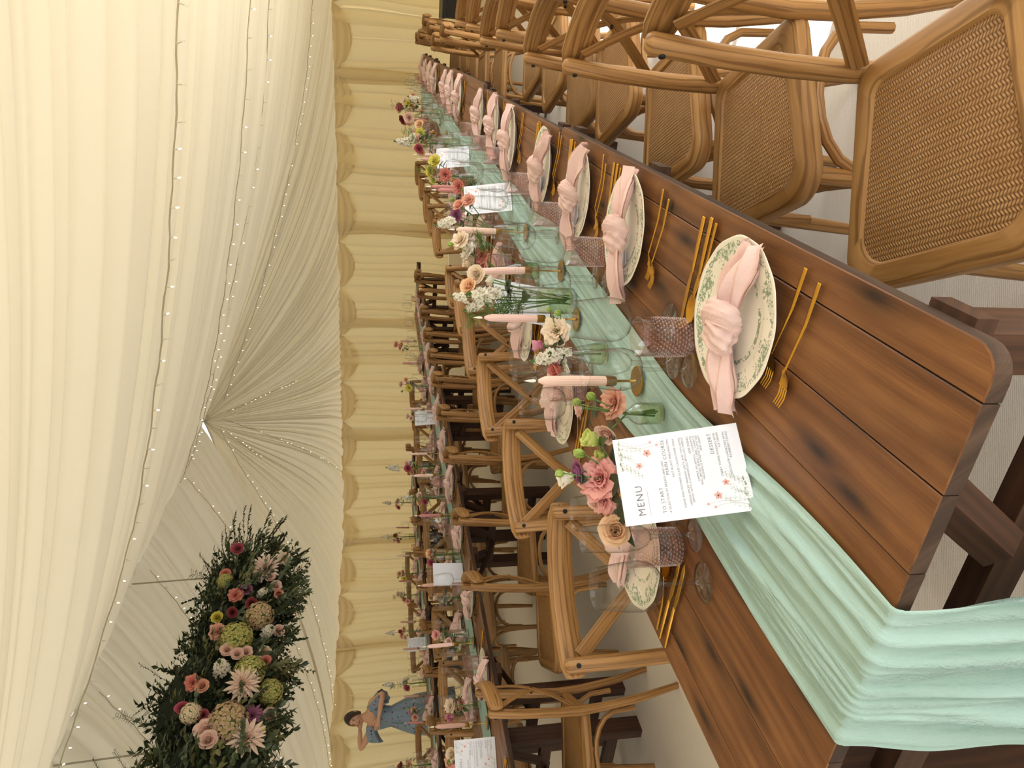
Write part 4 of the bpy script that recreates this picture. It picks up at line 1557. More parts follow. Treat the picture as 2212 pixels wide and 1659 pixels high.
# ------------------------------------------------------------------ flowers
def whorl(mb, layers, rng, m=0, size=1.0, z0=0.0):
    """concentric petals; each layer: (count, base radius, length, tilt at base, tilt at tip, half angle deg, ruffle)"""
    for li, (n, r0, L, t0, t1, half, ruf) in enumerate(layers):
        a0 = rng.uniform(0, 6.28)
        for k in range(n):
            az = a0 + 2 * PI * k / n + rng.uniform(-0.15, 0.15)
            ln = L * rng.uniform(0.9, 1.1)
            dt = rng.uniform(-6, 6)
            ph = rng.uniform(0, 6.28)
            nb, na = 5, 6
            V = []
            for j in range(nb + 1):
                b = j / nb
                r, z = r0, 0.0
                st = 8
                for q in range(st):
                    f = b * (q + 0.5) / st
                    al = math.radians(t0 + dt + (t1 - t0) * f)
                    r += ln * b / st * math.sin(al)
                    z += ln * b / st * math.cos(al)
                for i in range(na + 1):
                    a = i / na * 2 - 1
                    wid = (0.36 + 0.64 * min(1.0, b * 1.7)) if half > 21 else math.sin(PI * (0.18 + 0.68 * b)) * (1 - 0.25 * b * b)
                    d = math.radians(half) * a * wid
                    lip = 1 - (0.20 * a ** 4 * b if half > 21 else 0.16 * a * a * b)
                    rr_ = r * lip + ruf * b * b * math.sin(5 * a + ph) * 0.5
                    zz = z * lip + ruf * b * math.sin(7 * a + ph) * 0.5
                    # petals with a tiny base radius still need width
                    off = 0.35 * ln * math.sin(d) if r < 0.3 * ln else 0
                    V.append(((rr_ * math.cos(az + d) - off * math.sin(az)) * size, (rr_ * math.sin(az + d) + off * math.cos(az)) * size, (zz + z0) * size))
            F, UV = [], []
            for j in range(nb):
                for i in range(na):
                    F.append((j * (na + 1) + i, j * (na + 1) + i + 1, (j + 1) * (na + 1) + i + 1, (j + 1) * (na + 1) + i))
                    UV.append([(i / na, j / nb), ((i + 1) / na, j / nb), ((i + 1) / na, (j + 1) / nb), (i / na, (j + 1) / nb)])
            mb.add(V, F, UV, m)
    return mb


ROSE = [(3, .06, .62, -6, 4, 80, .02), (4, .14, .66, -4, 10, 62, .03), (5, .22, .70, 2, 18, 55, .03), (5, .30, .74, 8, 30, 52, .04), (6, .34, .80, 18, 55, 46, .05), (6, .36, .84, 34, 92, 44, .06)]
LISI = [(3, .05, .45, 0, 18, 75, .10), (5, .12, .60, 8, 34, 55, .16), (6, .16, .78, 20, 56, 46, .20), (7, .18, .92, 36, 78, 40, .22), (7, .18, 1.0, 52, 102, 38, .24)]
CUP = [(3, .10, 1.1, 18, -8, 75, .04), (3, .16, 1.2, 24, 2, 70, .06), (4, .20, 1.25, 30, 22, 60, .10)]
BUD = [(3, .08, 1.5, 22, -22, 80, .02), (3, .12, 1.4, 24, -20, 75, .03)]
SMALL = [(5, .06, .5, 10, 60, 40, .15), (5, .10, .9, 40, 100, 40, .25)]
DAHL = [(8, .05, .45, 0, 15, 20, 0), (12, .10, .6, 15, 40, 17, 0), (14, .14, .75, 35, 62, 15, 0), (16, .16, .9, 55, 80, 13, 0), (16, .16, 1.0, 72, 98, 13, 0)]
_cache = {}


def bloom_mesh(kind, colour, seed=0):
    key = (kind, colour, seed)
    if key in _cache:
        return _cache[key]
    rng = random.Random(hash_of(kind + colour) + seed)
    mb = MB()
    mats = [P[colour], M['stem']]
    if kind == 'stock':
        for q in range(16):
            f = q / 15
            a = q * 2.4
            c = Vector((0.55 * math.cos(a) * (1 - 0.5 * f), 0.55 * math.sin(a) * (1 - 0.5 * f), -0.9 + 1.9 * f))
            d = Vector((math.cos(a), math.sin(a), 0.2 + 0.8 * f))
            sub = MB()
            whorl(sub, SMALL, rng, 0, 0.58 - 0.22 * f)
            mb.join(sub, Matrix.Translation(c) @ d.to_track_quat('Z', 'Y').to_matrix().to_4x4())
        mb.tube([(0, 0, -1.1), (0, 0, 1.0)], 0.08, 6, m=1)
        for q in range(5):
            sub = MB()
            whorl(sub, BUD, rng, 1, 0.16)
            mb.join(sub, Matrix.Translation((0.1 * math.cos(q * 2), 0.1 * math.sin(q * 2), 1.0 + 0.1 * q)))
    elif kind == 'hydrangea':
        for q in range(62):
            z = 1 - 1.45 * (q + 0.5) / 62
            a = q * 2.39996
            rr_ = math.sqrt(max(0, 1 - z * z))
            d = Vector((rr_ * math.cos(a), rr_ * math.sin(a), z))
            sub = MB()
            whorl(sub, [(4, .03, .9, 62, 92, 42, .12)], rng, 0, 0.24)
            mb.join(sub, Matrix.Translation(d * rng.uniform(0.80, 0.95)) @ d.to_track_quat('Z', 'Y').to_matrix().to_4x4())
        mb.lathe([(0, -0.6), (0.6, -0.4), (0.78, 0.1), (0.6, 0.55), (0, 0.8)], 12, m=1)
    else:
        lay = {'rose': ROSE, 'lisianthus': LISI, 'tulip': CUP, 'bud': BUD, 'dahlia': DAHL}[kind]
        whorl(mb, lay, rng, 0, 1.0, -0.35 if kind in ('rose', 'lisianthus') else (0 if kind == 'dahlia' else -0.5))
        zb = -0.38 if kind in ('rose', 'lisianthus') else (-0.05 if kind == 'dahlia' else -0.5)
        # green calyx and sepals
        mb.lathe([(0.0, zb - 0.22), (0.12, zb - 0.18), (0.20, zb), (0.10, zb + 0.08)], 8, m=1)
        for q in range(5):
            a = q * 2 * PI / 5
            c, s = math.cos(a), math.sin(a)
            mb.add([(0.1 * c - 0.07 * s, 0.1 * s + 0.07 * c, zb), (0.1 * c + 0.07 * s, 0.1 * s - 0.07 * c, zb), (0.42 * c, 0.42 * s, zb + (0.35 if kind != 'dahlia' else -0.1))], [(0, 1, 2)], m=1)
    me = mb.mesh('bloom', mats, angle=180)
    _cache[key] = me
    return me


def hash_of(s):
    h = 7
    for ch in s:
        h = (h * 31 + ord(ch)) % 100003
    return h


def leaf_mb(mb, base, d, up, L, W, m=0, fold=0.25, droop=0.3, nb=4):
    d = Vector(d).normalized()
    s = d.cross(Vector(up))
    s = s.normalized() if s.length > 1e-4 else Vector((1, 0, 0))
    n = s.cross(d)
    V = []
    for j in range(nb + 1):
        b = j / nb
        w = W * math.sin(PI * min(1, b * 0.93 + 0.05)) ** 0.8 * 0.5
        c = Vector(base) + d * (L * b) + n * (-droop * L * b * b)
        V += [c - s * w + n * (fold * w), c, c + s * w + n * (fold * w)]
    F, UV = [], []
    for j in range(nb):
        for i in range(2):
            F.append((j * 3 + i, j * 3 + i + 1, j * 3 + 4 + i, j * 3 + 3 + i))
            UV.append([(0.5 * i, j / nb), (0.5 * i + 0.5, j / nb), (0.5 * i + 0.5, (j + 1) / nb), (0.5 * i, (j + 1) / nb)])
    return mb.add(V, F, UV, m)


def dill_mb(base, tip, rng, size=0.05, n=46):
    mb = MB()
    base, tip = Vector(base), Vector(tip)
    ax = tip - base
    for q in range(n):
        f = 0.35 + 0.65 * rng.random()
        c = base + ax * f
        a = rng.uniform(0, 6.28)
        d = Vector((math.cos(a), math.sin(a), rng.uniform(-0.2, 0.9))).normalized() * size * rng.uniform(0.5, 1.1)
        e = c + d
        mb.tube([c, c + d * 0.5 + Vector((0, 0, 0.004)), e], [0.0007, 0.0006, 0.0003], 3, cap=False)
        for k in range(4):
            h = c + d * (0.35 + 0.16 * k)
            b = a + rng.choice((-1, 1)) * 1.0
            mb.tube([h, h + Vector((math.cos(b), math.sin(b), rng.uniform(-0.2, 0.6))) * size * 0.35], [0.0006, 0.0003], 3, cap=False)
    return mb


def stem_path(a, b, bend=0.0):
    a, b = Vector(a), Vector(b)
    m = a.lerp(b, 0.5) + Vector((0, 0, bend))
    return [a, a.lerp(m, 0.5) + Vector((0, 0, bend * 0.4)), m, m.lerp(b, 0.6) + Vector((0, 0, bend * 0.2)), b]


CAMDIR = lambda p: (Vector((0, 0, EYE)) - Vector(p)).normalized()
KINDW = {'rose': 'rose', 'lisianthus': 'lisianthus', 'tulip': 'cupped flower', 'bud': 'flower bud', 'stock': 'stock flower spike'}


def flower(kind, colour, vase, off, size, label, face=0.5, leaves=1, neck=0.0, foot=(0, 0), aim=None, seed=0):
    """one cut stem standing in a vase: bloom, stem and leaves move together"""
    rng = random.Random(hash_of(label) + seed)
    vx, vy, vz = vase
    root = thing(kind if kind not in ('tulip', 'bud', 'stock') else {'tulip': 'cupped_flower', 'bud': 'flower_bud', 'stock': 'stock_flower'}[kind], label, 'flower', (vx, vy, vz))
    top = Vector(off)
    radial = Vector((off[0], off[1], 0.06)).normalized()
    cd = CAMDIR((vx + off[0], vy + off[1], vz + off[2]))
    d = Vector(aim).normalized() if aim else (radial * (1 - face) + cd * face + Vector((rng.uniform(-.25, .25), rng.uniform(-.25, .25), 0.25))).normalized()
    me = bloom_mesh(kind, colour, seed % 3)
    o = obj('bloom', me, None, root, top)
    o.rotation_euler = d.to_track_quat('Z', 'Y').to_euler()
    o.scale = (size,) * 3
    low = Vector((foot[0], foot[1], 0.012))
    end = top - d * size * 0.5
    pts = [low]
    if neck:
        pts.append(Vector((foot[0] * 0.1 + 0.15 * off[0] * 0.1, foot[1] * 0.1, neck)))
        pts += stem_path(pts[-1], end, 0.0)[1:]
    else:
        pts += stem_path(low, end, 0.0)[1:]
    obj('stem', MB().tube(pts, 0.0021 if size > 0.016 else 0.0014, 6), M['stem'], root, angle=180)
    for q in range(leaves):
        f = rng.uniform(0.45, 0.85)
        base = pts[-4].lerp(end, f) if len(pts) > 4 else low.lerp(end, f)
        a = rng.uniform(0, 6.28)
        lf = MB()
        leaf_mb(lf, base, (math.cos(a), math.sin(a), rng.uniform(-0.1, 0.5)), (0, 0, 1), size * rng.uniform(1.3, 1.9), size * rng.uniform(0.8, 1.1), 0)
        obj('leaf', lf, M['leaf_dark'] if rng.random() < 0.5 else M['leaf'], root, angle=180)
    return root


# vases
def build_vase(kind, label):
    root = thing('bud_vase' if kind != 'cylinder' else 'cylinder_vase', label, 'vase')
    if kind == 'bud':
        pf = [(0.0, 0.004), (0.021, 0.004), (0.0225, 0.006), (0.0230, 0.030), (0.0232, 0.046), (0.0225, 0.054), (0.0165, 0.064), (0.0095, 0.071), (0.0085, 0.078), (0.0105, 0.085)]
        wat, wr, mm = 0.040, 0.0212, 'vase_glass'
    elif kind == 'cone':
        pf = [(0.0, 0.004), (0.028, 0.004), (0.0300, 0.007), (0.029, 0.022), (0.024, 0.050), (0.016, 0.085), (0.0115, 0.112), (0.0125, 0.124)]
        wat, wr, mm = 0.034, 0.0265, 'vase_glass'
    elif kind == 'bottle':
        pf = [(0.0, 0.004), (0.029, 0.004), (0.031, 0.008), (0.0315, 0.045), (0.0300, 0.07), (0.020, 0.10), (0.0125, 0.125), (0.0115, 0.150), (0.0140, 0.156)]
        wat, wr, mm = 0.060, 0.0295, 'green_glass'
    else:
        pf = [(0.0, 0.010), (0.036, 0.010), (0.039, 0.013), (0.0395, 0.08), (0.0395, 0.176), (0.0402, 0.178)]
        wat, wr, mm = 0.105, 0.0380, 'vase_glass'
    obj('glass_body', MB().lathe([(0.0, 0.0), (pf[1][0], 0.0), (pf[2][0] + 0.0008, pf[1][1] * 0.5)] + pf[2:], 32), M[mm], root, angle=180)
    obj('water', MB().lathe([(0, pf[1][1] + 0.001), (wr * 0.97, pf[1][1] + 0.001), (wr, pf[1][1] + 0.004), (wr, wat), (0, wat)], 28), M['water'], root, angle=60)
    return Maker(root)


VASE = {k: build_vase(k, 'x') for k in ('bud', 'cone', 'bottle', 'cylinder')}


def vase(kind, x, y, label, tn='front'):
    z = runner_z(tn, x) + 0.002
    VASE[kind].put(label, (x, y, z), rt.uniform(0, 3), 'glass vases')
    return (x, y, z)


v = vase('bud', -0.665, 1.202, 'small clear bud vase beside the menu card')
w = 'in the bud vase beside the menu card'
flower('lisianthus', 'apricot', v, (0.020, 0.011, 0.108), 0.030, 'apricot ruffled lisianthus ' + w, 0.65, 2, 0.075, (0.008, -0.006))
flower('rose', 'blush', v, (0.004, 0.014, 0.176), 0.022, 'pale blush half open flower topmost ' + w, 0.1, 2, 0.075, (-0.008, 0.004), aim=(-0.3, 0.2, 0.9))
flower('rose', 'blush', v, (-0.038, -0.022, 0.122), 0.024, 'blush rose leaning towards the menu ' + w, 0.4, 2, 0.075, (0.004, 0.008), aim=(-0.2, -0.5, 0.5))
flower('bud', 'budgreen', v, (0.030, 0.016, 0.150), 0.0125, 'lime green bud above the apricot lisianthus ' + w, 0.1, 0, 0.075, aim=(0.6, 0.1, 0.7))
flower('bud', 'budgreen', v, (0.020, 0.010, 0.180), 0.0115, 'lime green bud beside the pale flower ' + w, 0.1, 0, 0.075, aim=(0.5, 0.1, 0.9))

v = vase('cone', -0.735, 1.055, 'clear glass vase hidden behind the leaning menu card')
w = 'behind the menu card'
flower('lisianthus', 'pink', v, (0.012, 0.002, 0.172), 0.038, 'large pink ruffled lisianthus ' + w, 0.6, 2, 0.115, aim=(0.45, -0.35, 0.55))
flower('lisianthus', 'pink', v, (-0.022, -0.022, 0.168), 0.026, 'smaller pink lisianthus below the large one ' + w, 0.6, 1, 0.115)
flower('tulip', 'lime', v, (0.070, 0.045, 0.180), 0.026, 'lime green trumpet flower ' + w, 0.2, 1, 0.115, aim=(0.35, 0.1, 0.8))
flower('bud', 'budgreen', v, (0.048, 0.032, 0.202), 0.014, 'lime green bud beside the lime trumpet flower ' + w, 0.1, 1, 0.115, aim=(0.2, 0, 1))
flower('tulip', 'lime', v, (0.046, 0.028, 0.164), 0.015, 'lime green bud opening under the trumpet flower ' + w, 0.1, 1, 0.115, aim=(0.2, -0.3, 0.9))
flower('rose', 'mauve', v, (0.012, 0.024, 0.206), 0.024, 'mauve purple lisianthus ' + w, 0.2, 1, 0.115, aim=(-0.1, -0.1, 1))
flower('tulip', 'white', v, (0.002, 0.020, 0.226), 0.022, 'white lisianthus cup ' + w, 0.1, 1, 0.115, aim=(0.0, -0.2, 1))
flower('bud', 'budgreen', v, (0.018, 0.012, 0.242), 0.011, 'pale green bud topmost ' + w, 0.1, 0, 0.115, aim=(0, 0, 1))
flower('rose', 'peach', v, (-0.060, -0.066, 0.148), 0.029, 'large peach garden rose at the corner of the menu card', 0.85, 2, 0.115, aim=(0.65, -0.6, 0.35))
flower('rose', 'blush', v, (-0.035, -0.012, 0.178), 0.015, 'small blush bloom above the peach garden rose', 0.5, 1, 0.115)
for q, (lx, ly, lz, a) in enumerate(((0.0, -0.02, 0.150, -0.6), (-0.03, -0.03, 0.135, -1.4), (0.03, 0.0, 0.14, 0.3), (-0.045, -0.045, 0.12, -2.2))):
    r_ = thing('leaf_sprig', 'dark green leaf sprig %s among the flowers behind the menu card' % ORD[q], 'leaf', v)
    lf = MB()
    leaf_mb(lf, (lx, ly, lz), (math.cos(a), math.sin(a), 0.2), (0, 0, 1), 0.055, 0.042, 0)
    leaf_mb(lf, (lx * 0.8, ly * 0.8, lz - 0.02), (math.cos(a + 0.9), math.sin(a + 0.9), 0.0), (0, 0, 1), 0.05, 0.038, 0)
    obj('leaf', lf, M['leaf_dark'], r_, angle=180)
    obj('stem', MB().tube(stem_path((0, 0, 0.02), (lx, ly, lz)), 0.0014, 5), M['stem_dark'], r_, angle=180)

v = vase('cone', -0.700, 1.585, 'clear cone vase between the two peach candles')
w = 'in the cone vase between the candles'
flower('lisianthus', 'cream', v, (0.053, 0.022, 0.134), 0.034, 'open white lisianthus with green eye ' + w, 0.85, 1, 0.115)
flower('tulip', 'tulip', v, (0.014, 0.020, 0.176), 0.024, 'rose pink cupped flower ' + w, 0.1, 1, 0.115, aim=(-0.2, 0.1, 1))
flower('tulip', 'coral', v, (-0.036, -0.016, 0.128), 0.026, 'coral red cupped flower ' + w, 0.5, 1, 0.115)
flower('stock', 'white', v, (-0.010, -0.005, 0.160), 0.026, 'white stock spike ' + w, 0.3, 1, 0.115, aim=(-0.25, -0.1, 1))
flower('stock', 'white', v, (0.004, -0.012, 0.124), 0.023, 'shorter white stock spike ' + w, 0.3, 1, 0.115, aim=(0.2, -0.3, 0.9))
flower('bud', 'budgreen', v, (0.102, 0.041, 0.151), 0.008, 'slim green bud farthest out ' + w, 0.0, 0, 0.115, aim=(0.5, 0.2, 1))
flower('bud', 'budgreen', v, (0.095, 0.035, 0.128), 0.011, 'plump green bud just above the open white lisianthus', 0.0, 0, 0.115, aim=(0.5, 0.2, 1))

v = vase('cylinder', -0.68, 1.93, 'tall clear cylinder vase of white flowers')
w = 'in the tall cylinder vase'
flower('stock', 'white', v, (0.008, 0.003, 0.268), 0.038, 'largest white stock spike ' + w, 0.5, 2, 0, (0.01, -0.01), aim=(0.2, -0.3, 0.9))
flower('stock', 'white', v, (0.004, 0.002, 0.338), 0.020, 'topmost white stock spike ' + w, 0.2, 1, 0, (-0.012, 0.008), aim=(0.1, 0, 1))
flower('stock', 'white', v, (-0.022, -0.006, 0.300), 0.022, 'third white stock spike leaning away ' + w, 0.2, 1, 0, (0.0, 0.012), aim=(-0.4, -0.2, 1))
flower('rose', 'peach', v, (0.036, 0.012, 0.318), 0.025, 'peach garden rose ' + w, 0.7, 2, 0, (0.015, 0.004))
flower('rose', 'cream', v, (0.067, 0.022, 0.296), 0.027, 'cream garden rose leaning out ' + w, 0.7, 2, 0, (-0.006, -0.014))
flower('tulip', 'white', v, (0.052, 0.017, 0.252), 0.018, 'half open white bud ' + w, 0.3, 1, 0, (0.004, 0.014), aim=(0.6, 0.2, 0.7))
for q, (a, b) in enumerate((((0.0, 0.0, 0.12), (-0.050, -0.020, 0.315)), ((0.0, 0.0, 0.10), (-0.040, -0.016, 0.225)), ((0, 0, 0.1), (-0.015, -0.03, 0.27)))):
    r_ = thing('dill_sprig', 'feathery green dill sprig, %s of three in the tall cylinder vase' % ORD[q], 'sprig', v)
    o = obj('fronds', dill_mb(a, b, random.Random(q), 0.045, 54), M['dill'], r_, angle=180)
    o['kind'] = 'stuff'
    obj('stem', MB().tube(stem_path((0.0, 0.0, 0.02), b), 0.0014, 5), M['stem'], r_, angle=180)
r_ = thing('leaf_sprig', 'two broad dark leaves at the side of the tall cylinder vase', 'leaf', v)
for a, L in ((0.5, 0.05), (-0.5, 0.055), (-1.2, 0.045)):
    obj('leaf', leaf_mb(MB(), (0.02, 0.005, 0.20), (math.cos(a), math.sin(a), 0.25), (0, 0, 1), L, 0.036), M['leaf_dark'], r_, angle=180)
obj('stem', MB().tube(stem_path((0, 0, 0.02), (0.02, 0.005, 0.20)), 0.0016, 5), M['stem'], r_, angle=180)

v = vase('bottle', -0.74, 2.42, 'green tinted glass bottle vase with white and pink flowers')
w = 'in the green bottle vase'
flower('lisianthus', 'cream', v, (0.099, 0.028, 0.289), 0.032, 'white lisianthus topmost ' + w, 0.4, 1, 0.15)
flower('lisianthus', 'white', v, (0.061, 0.018, 0.260), 0.030, 'second white lisianthus ' + w, 0.5, 1, 0.15)
flower('lisianthus', 'coral', v, (0.047, 0.014, 0.213), 0.030, 'coral pink ruffled bloom ' + w, 0.6, 1, 0.15)
flower('lisianthus', 'pink', v, (0.012, 0.004, 0.208), 0.026, 'pink bloom behind the candle flame ' + w, 0.5, 1, 0.15)
flower('tulip', 'cream', v, (0.019, 0.006, 0.256), 0.022, 'cream cupped bloom ' + w, 0.3, 1, 0.15)
flower('bud', 'budgreen', v, (0.082, 0.020, 0.318), 0.013, 'pale green bud ' + w, 0, 0, 0.15, aim=(0, 0, 1))
r_ = thing('dill_sprig', 'bushy fern sprig leaning from the green bottle vase', 'sprig', v)
o = obj('fronds', dill_mb((0.02, 0.005, 0.16), (0.11, 0.031, 0.222), random.Random(77), 0.05, 70), M['dill'], r_, angle=180)
o['kind'] = 'stuff'
obj('stem', MB().tube(stem_path((0, 0, 0.02), (0.1, 0.03, 0.21)), 0.0014, 5), M['stem'], r_, angle=180)

v = vase('cone', -0.70, 2.86, 'clear cone vase with the mauve rose')
w = 'in the vase of the mauve rose'
flower('rose', 'mauve', v, (0.046, 0.011, 0.257), 0.028, 'mauve garden rose ' + w, 0.6, 2, 0.115)
flower('rose', 'apricot', v, (0.089, 0.021, 0.249), 0.026, 'apricot rose ' + w, 0.5, 1, 0.115)
flower('lisianthus', 'apricot', v, (0.110, 0.025, 0.210), 0.027, 'apricot ruffled lisianthus low ' + w, 0.5, 2, 0.115)
flower('stock', 'white', v, (0.014, 0.002, 0.300), 0.030, 'white stock spike ' + w, 0.2, 2, 0.115, aim=(-0.2, -0.1, 1))
flower('bud', 'budgreen', v, (0.10, 0.05, 0.27), 0.013, 'green bud ' + w, 0, 0, 0.115, aim=(0.3, 0, 1))


# smaller arrangements farther away: the bunch is one thing, its blooms and leaves are parts
def bouquet(vk, x, y, tn, cols, label, seed, spread=0.07, h=0.22, size=0.026, tall=None, dill=False):
    z = runner_z(tn, x) + 0.002
    VASE[vk].put('glass vase of the ' + label, (x, y, z), 0, 'glass vases')
    rng = random.Random(seed)
    root = thing('flower_bunch', label, 'flowers', (x, y, z))
    st = MB()
    lf = MB()
    hv = {'bud': 0.085, 'cone': 0.124, 'bottle': 0.156, 'cylinder': 0.178}[vk]
    for q, (kind, colour) in enumerate(cols):
        a = q * 2.4 + rng.uniform(-0.4, 0.4)
        rr_ = spread * (0.25 + 0.75 * ((q % 3) / 2))
        top = Vector((rr_ * math.cos(a), rr_ * math.sin(a), h + rng.uniform(-0.04, 0.05) - rr_ * 0.4))
        if tall and kind == 'stock':
            top = Vector((0.02 * math.cos(a), 0.02 * math.sin(a), tall + 0.03 * q / 5))
        d = (Vector((top.x, top.y, 0.09)).normalized() * 0.6 + CAMDIR((x, y, z + h)) * 0.5).normalized()
        if kind == 'stock':
            d = Vector((top.x * 3, top.y * 3, 1)).normalized()
        o = obj('bloom', bloom_mesh(kind, colour, 0), None, root, top)
        o.rotation_euler = d.to_track_quat('Z', 'Y').to_euler()
        o.scale = (size * rng.uniform(0.85, 1.15) * (0.5 if kind == 'bud' else 1),) * 3
        st.tube([(0.008 * math.cos(a), 0.008 * math.sin(a), 0.015), (0.004 * math.cos(a), 0.004 * math.sin(a), hv), tuple(top)], 0.0019, 5)
    for q in range(16):
        a = rng.uniform(0, 6.28)
        f = rng.uniform(0.2, 0.85)
        base = Vector((0.4 * spread * math.cos(a), 0.4 * spread * math.sin(a), hv + (h - hv) * f))
        leaf_mb(lf, base, (math.cos(a), math.sin(a), rng.uniform(-0.3, 0.6)), (0, 0, 1), rng.uniform(0.035, 0.06), rng.uniform(0.018, 0.034), 0, nb=3)
    obj('stems', st, M['stem'], root, angle=180)
    o = obj('leaves', lf, M['leaf'], root, angle=180)
    o['kind'] = 'stuff'
    if dill:
        o = obj('fronds', dill_mb((0, 0, hv), (0.5 * spread, -0.6 * spread, h + 0.10), rng, 0.05, 40), M['dill'], root, angle=180)
        o['kind'] = 'stuff'
    return root


MIX1 = [('lisianthus', 'cream'), ('rose', 'apricot'), ('lisianthus', 'yellow'), ('rose', 'blush'), ('bud', 'budgreen'), ('rose', 'peach')]
MIX2 = [('rose', 'blush'), ('stock', 'white'), ('rose', 'magenta'), ('lisianthus', 'white'), ('rose', 'peach'), ('bud', 'budgreen'), ('stock', 'white')]
MIX3 = [('rose', 'cream'), ('rose', 'cream'), ('lisianthus', 'pink'), ('rose', 'cream'), ('lisianthus', 'apricot'), ('bud', 'budgreen')]
MIX4 = [('tulip', 'magenta'), ('rose', 'burgundy'), ('rose', 'blush'), ('lisianthus', 'peach'), ('rose', 'apricot'), ('stock', 'white')]
bouquet('bud', -0.66, 3.45, 'front', [('lisianthus', 'coral'), ('lisianthus', 'apricot'), ('bud', 'budgreen'), ('lisianthus', 'cream')], 'low coral and apricot bunch on the front table', 1, 0.06, 0.16, 0.03)
bouquet('cone', -0.72, 4.15, 'front', [('lisianthus', 'yellow'), ('lisianthus', 'lime'), ('lisianthus', 'coral'), ('rose', 'blush'), ('bud', 'budgreen'), ('lisianthus', 'yellow')], 'yellow and coral bunch halfway down the front table', 2, 0.085, 0.24, 0.034, dill=True)
bouquet('cylinder', -0.67, 5.1, 'front', MIX2, 'tall white and magenta bunch with fern on the front table', 3, 0.10, 0.29, 0.034, 0.36, True)
bouquet('cone', -0.70, 5.6, 'front', MIX1, 'peach and cream bunch far down the front table', 4, 0.10, 0.26, 0.032, dill=True)
bouquet('cylinder', -0.62, 6.6, 'front', MIX4, 'burgundy and green bunch near the far end of the front table', 5, 0.13, 0.34, 0.04, dill=True)
bouquet('cone', -0.66, 7.9, 'front', MIX1, 'last small bunch at the far end of the front table', 6, 0.09, 0.25, 0.032)
bouquet('bud', -3.36, 2.40, 'middle', MIX3, 'cream rose and pink bunch behind the menu on the middle table', 11, 0.07, 0.19, 0.030)
bouquet('bud', -3.36, 2.70, 'middle', [('lisianthus', 'cream'), ('lisianthus', 'apricot'), ('tulip', 'tulip'), ('rose', 'blush')], 'low cream and tulip pink bunch on the middle table', 12, 0.06, 0.16, 0.032)
bouquet('bud', -3.28, 3.09, 'middle', [('rose', 'blush'), ('lisianthus', 'cream'), ('bud', 'budgreen')], 'small blush rose bunch under the blush candle, middle table', 13, 0.05, 0.13, 0.024)
bouquet('cone', -3.38, 3.25, 'middle', [('lisianthus', 'pink'), ('lisianthus', 'cream'), ('bud', 'budgreen')], 'pink lisianthus bunch on the middle table', 14, 0.05, 0.19, 0.028)
bouquet('bud', -3.36, 3.55, 'middle', [('rose', 'cream'), ('tulip', 'cream'), ('bud', 'lime'), ('bud', 'budgreen')], 'small cream rose bunch on the middle table', 15, 0.05, 0.14, 0.026)
bouquet('cylinder', -3.18, 3.78, 'middle', [('rose', 'peach'), ('rose', 'peach'), ('rose', 'magenta'), ('lisianthus', 'blush'), ('rose', 'cream')], 'peach and magenta rose bunch in a tall vase, middle table', 16, 0.07, 0.22, 0.030)
bouquet('bud', -3.25, 4.30, 'middle', [('rose', 'mauve'), ('rose', 'cream'), ('lisianthus', 'white'), ('rose', 'peach')], 'mauve and cream rose bunch beside the dusky candle', 17, 0.06, 0.17, 0.026)
bouquet('cone', -3.30, 4.62, 'middle', MIX2, 'white stock and peach rose bunch with green leaves, middle table', 18, 0.07, 0.22, 0.026, 0.30, True)
bouquet('bud', -3.4, 5.1, 'middle', [('rose', 'pink'), ('tulip', 'lime'), ('rose', 'blush')], 'lime and pink bunch among the glasses, middle table', 19, 0.05, 0.14, 0.026)
bouquet('cylinder', -3.55, 5.45, 'middle', MIX2, 'tall pale bunch with a white spike, middle table', 20, 0.09, 0.29, 0.034, 0.40)
bouquet('cone', -3.45, 6.2, 'middle', [('rose', 'cream'), ('bud', 'budgreen'), ('rose', 'blush')], 'thin cream bunch behind the small menu, middle table', 21, 0.06, 0.24, 0.028)
bouquet('cone', -3.45, 6.9, 'middle', MIX1, 'round peach and white bunch far down the middle table', 22, 0.09, 0.26, 0.034)
bouquet('cone', -3.5, 8.1, 'middle', [('rose', 'apricot'), ('lisianthus', 'pink'), ('bud', 'budgreen'), ('rose', 'peach')], 'leaning apricot bunch at the far end of the middle table', 23, 0.10, 0.28, 0.036)
for i, (x, y, mix, vk, h) in enumerate(((-6.45, 4.55, MIX4, 'cylinder', 0.30), (-6.2, 4.98, [('rose', 'peach'), ('tulip', 'tulip'), ('rose', 'apricot'), ('bud', 'budgreen')], 'cone', 0.22), (-6.35, 5.45, MIX2, 'cylinder', 0.30),
                                        (-6.3, 6.15, MIX4, 'cone', 0.26), (-6.3, 6.75, MIX3, 'cone', 0.25), (-6.35, 7.2, MIX1, 'cone', 0.26), (-6.3, 7.9, MIX4, 'cylinder', 0.30), (-6.3, 8.7, MIX2, 'cone', 0.26))):
    bouquet(vk, x, y, 'back', mix, '%s flower bunch from the near end of the back table' % ORD[i], 40 + i, 0.09, h, 0.034, h + 0.1, i % 2 == 0)

# ------------------------------------------------------------------ hanging flower installation under the ridge
rc = random.Random(21)
CX, CZ = -4.0, 2.29
Y_A, Y_B = 1.95, 4.72
cloud = thing('hanging_flower_installation', 'long cloud of green foliage and flowers hung on wires under the roof ridge', 'flowers', (CX, 3.4, CZ))


def c_rad(y, a):
    """outline of the foliage mass at station y and angle a (0 = towards +X, 90 deg = up)"""
    end = min(1.0, max(0.05, (Y_B + 0.14 - y) / 0.30)) ** 0.5
    up = 0.5 + 0.5 * math.sin(a)
    r = 0.295 + 0.03 * math.sin(y * 5.1 + a * 2) + 0.03 * math.sin(y * 9.3 + 1 + a) + (0.05 * up if y < 3.6 else 0.0)
    return r * end


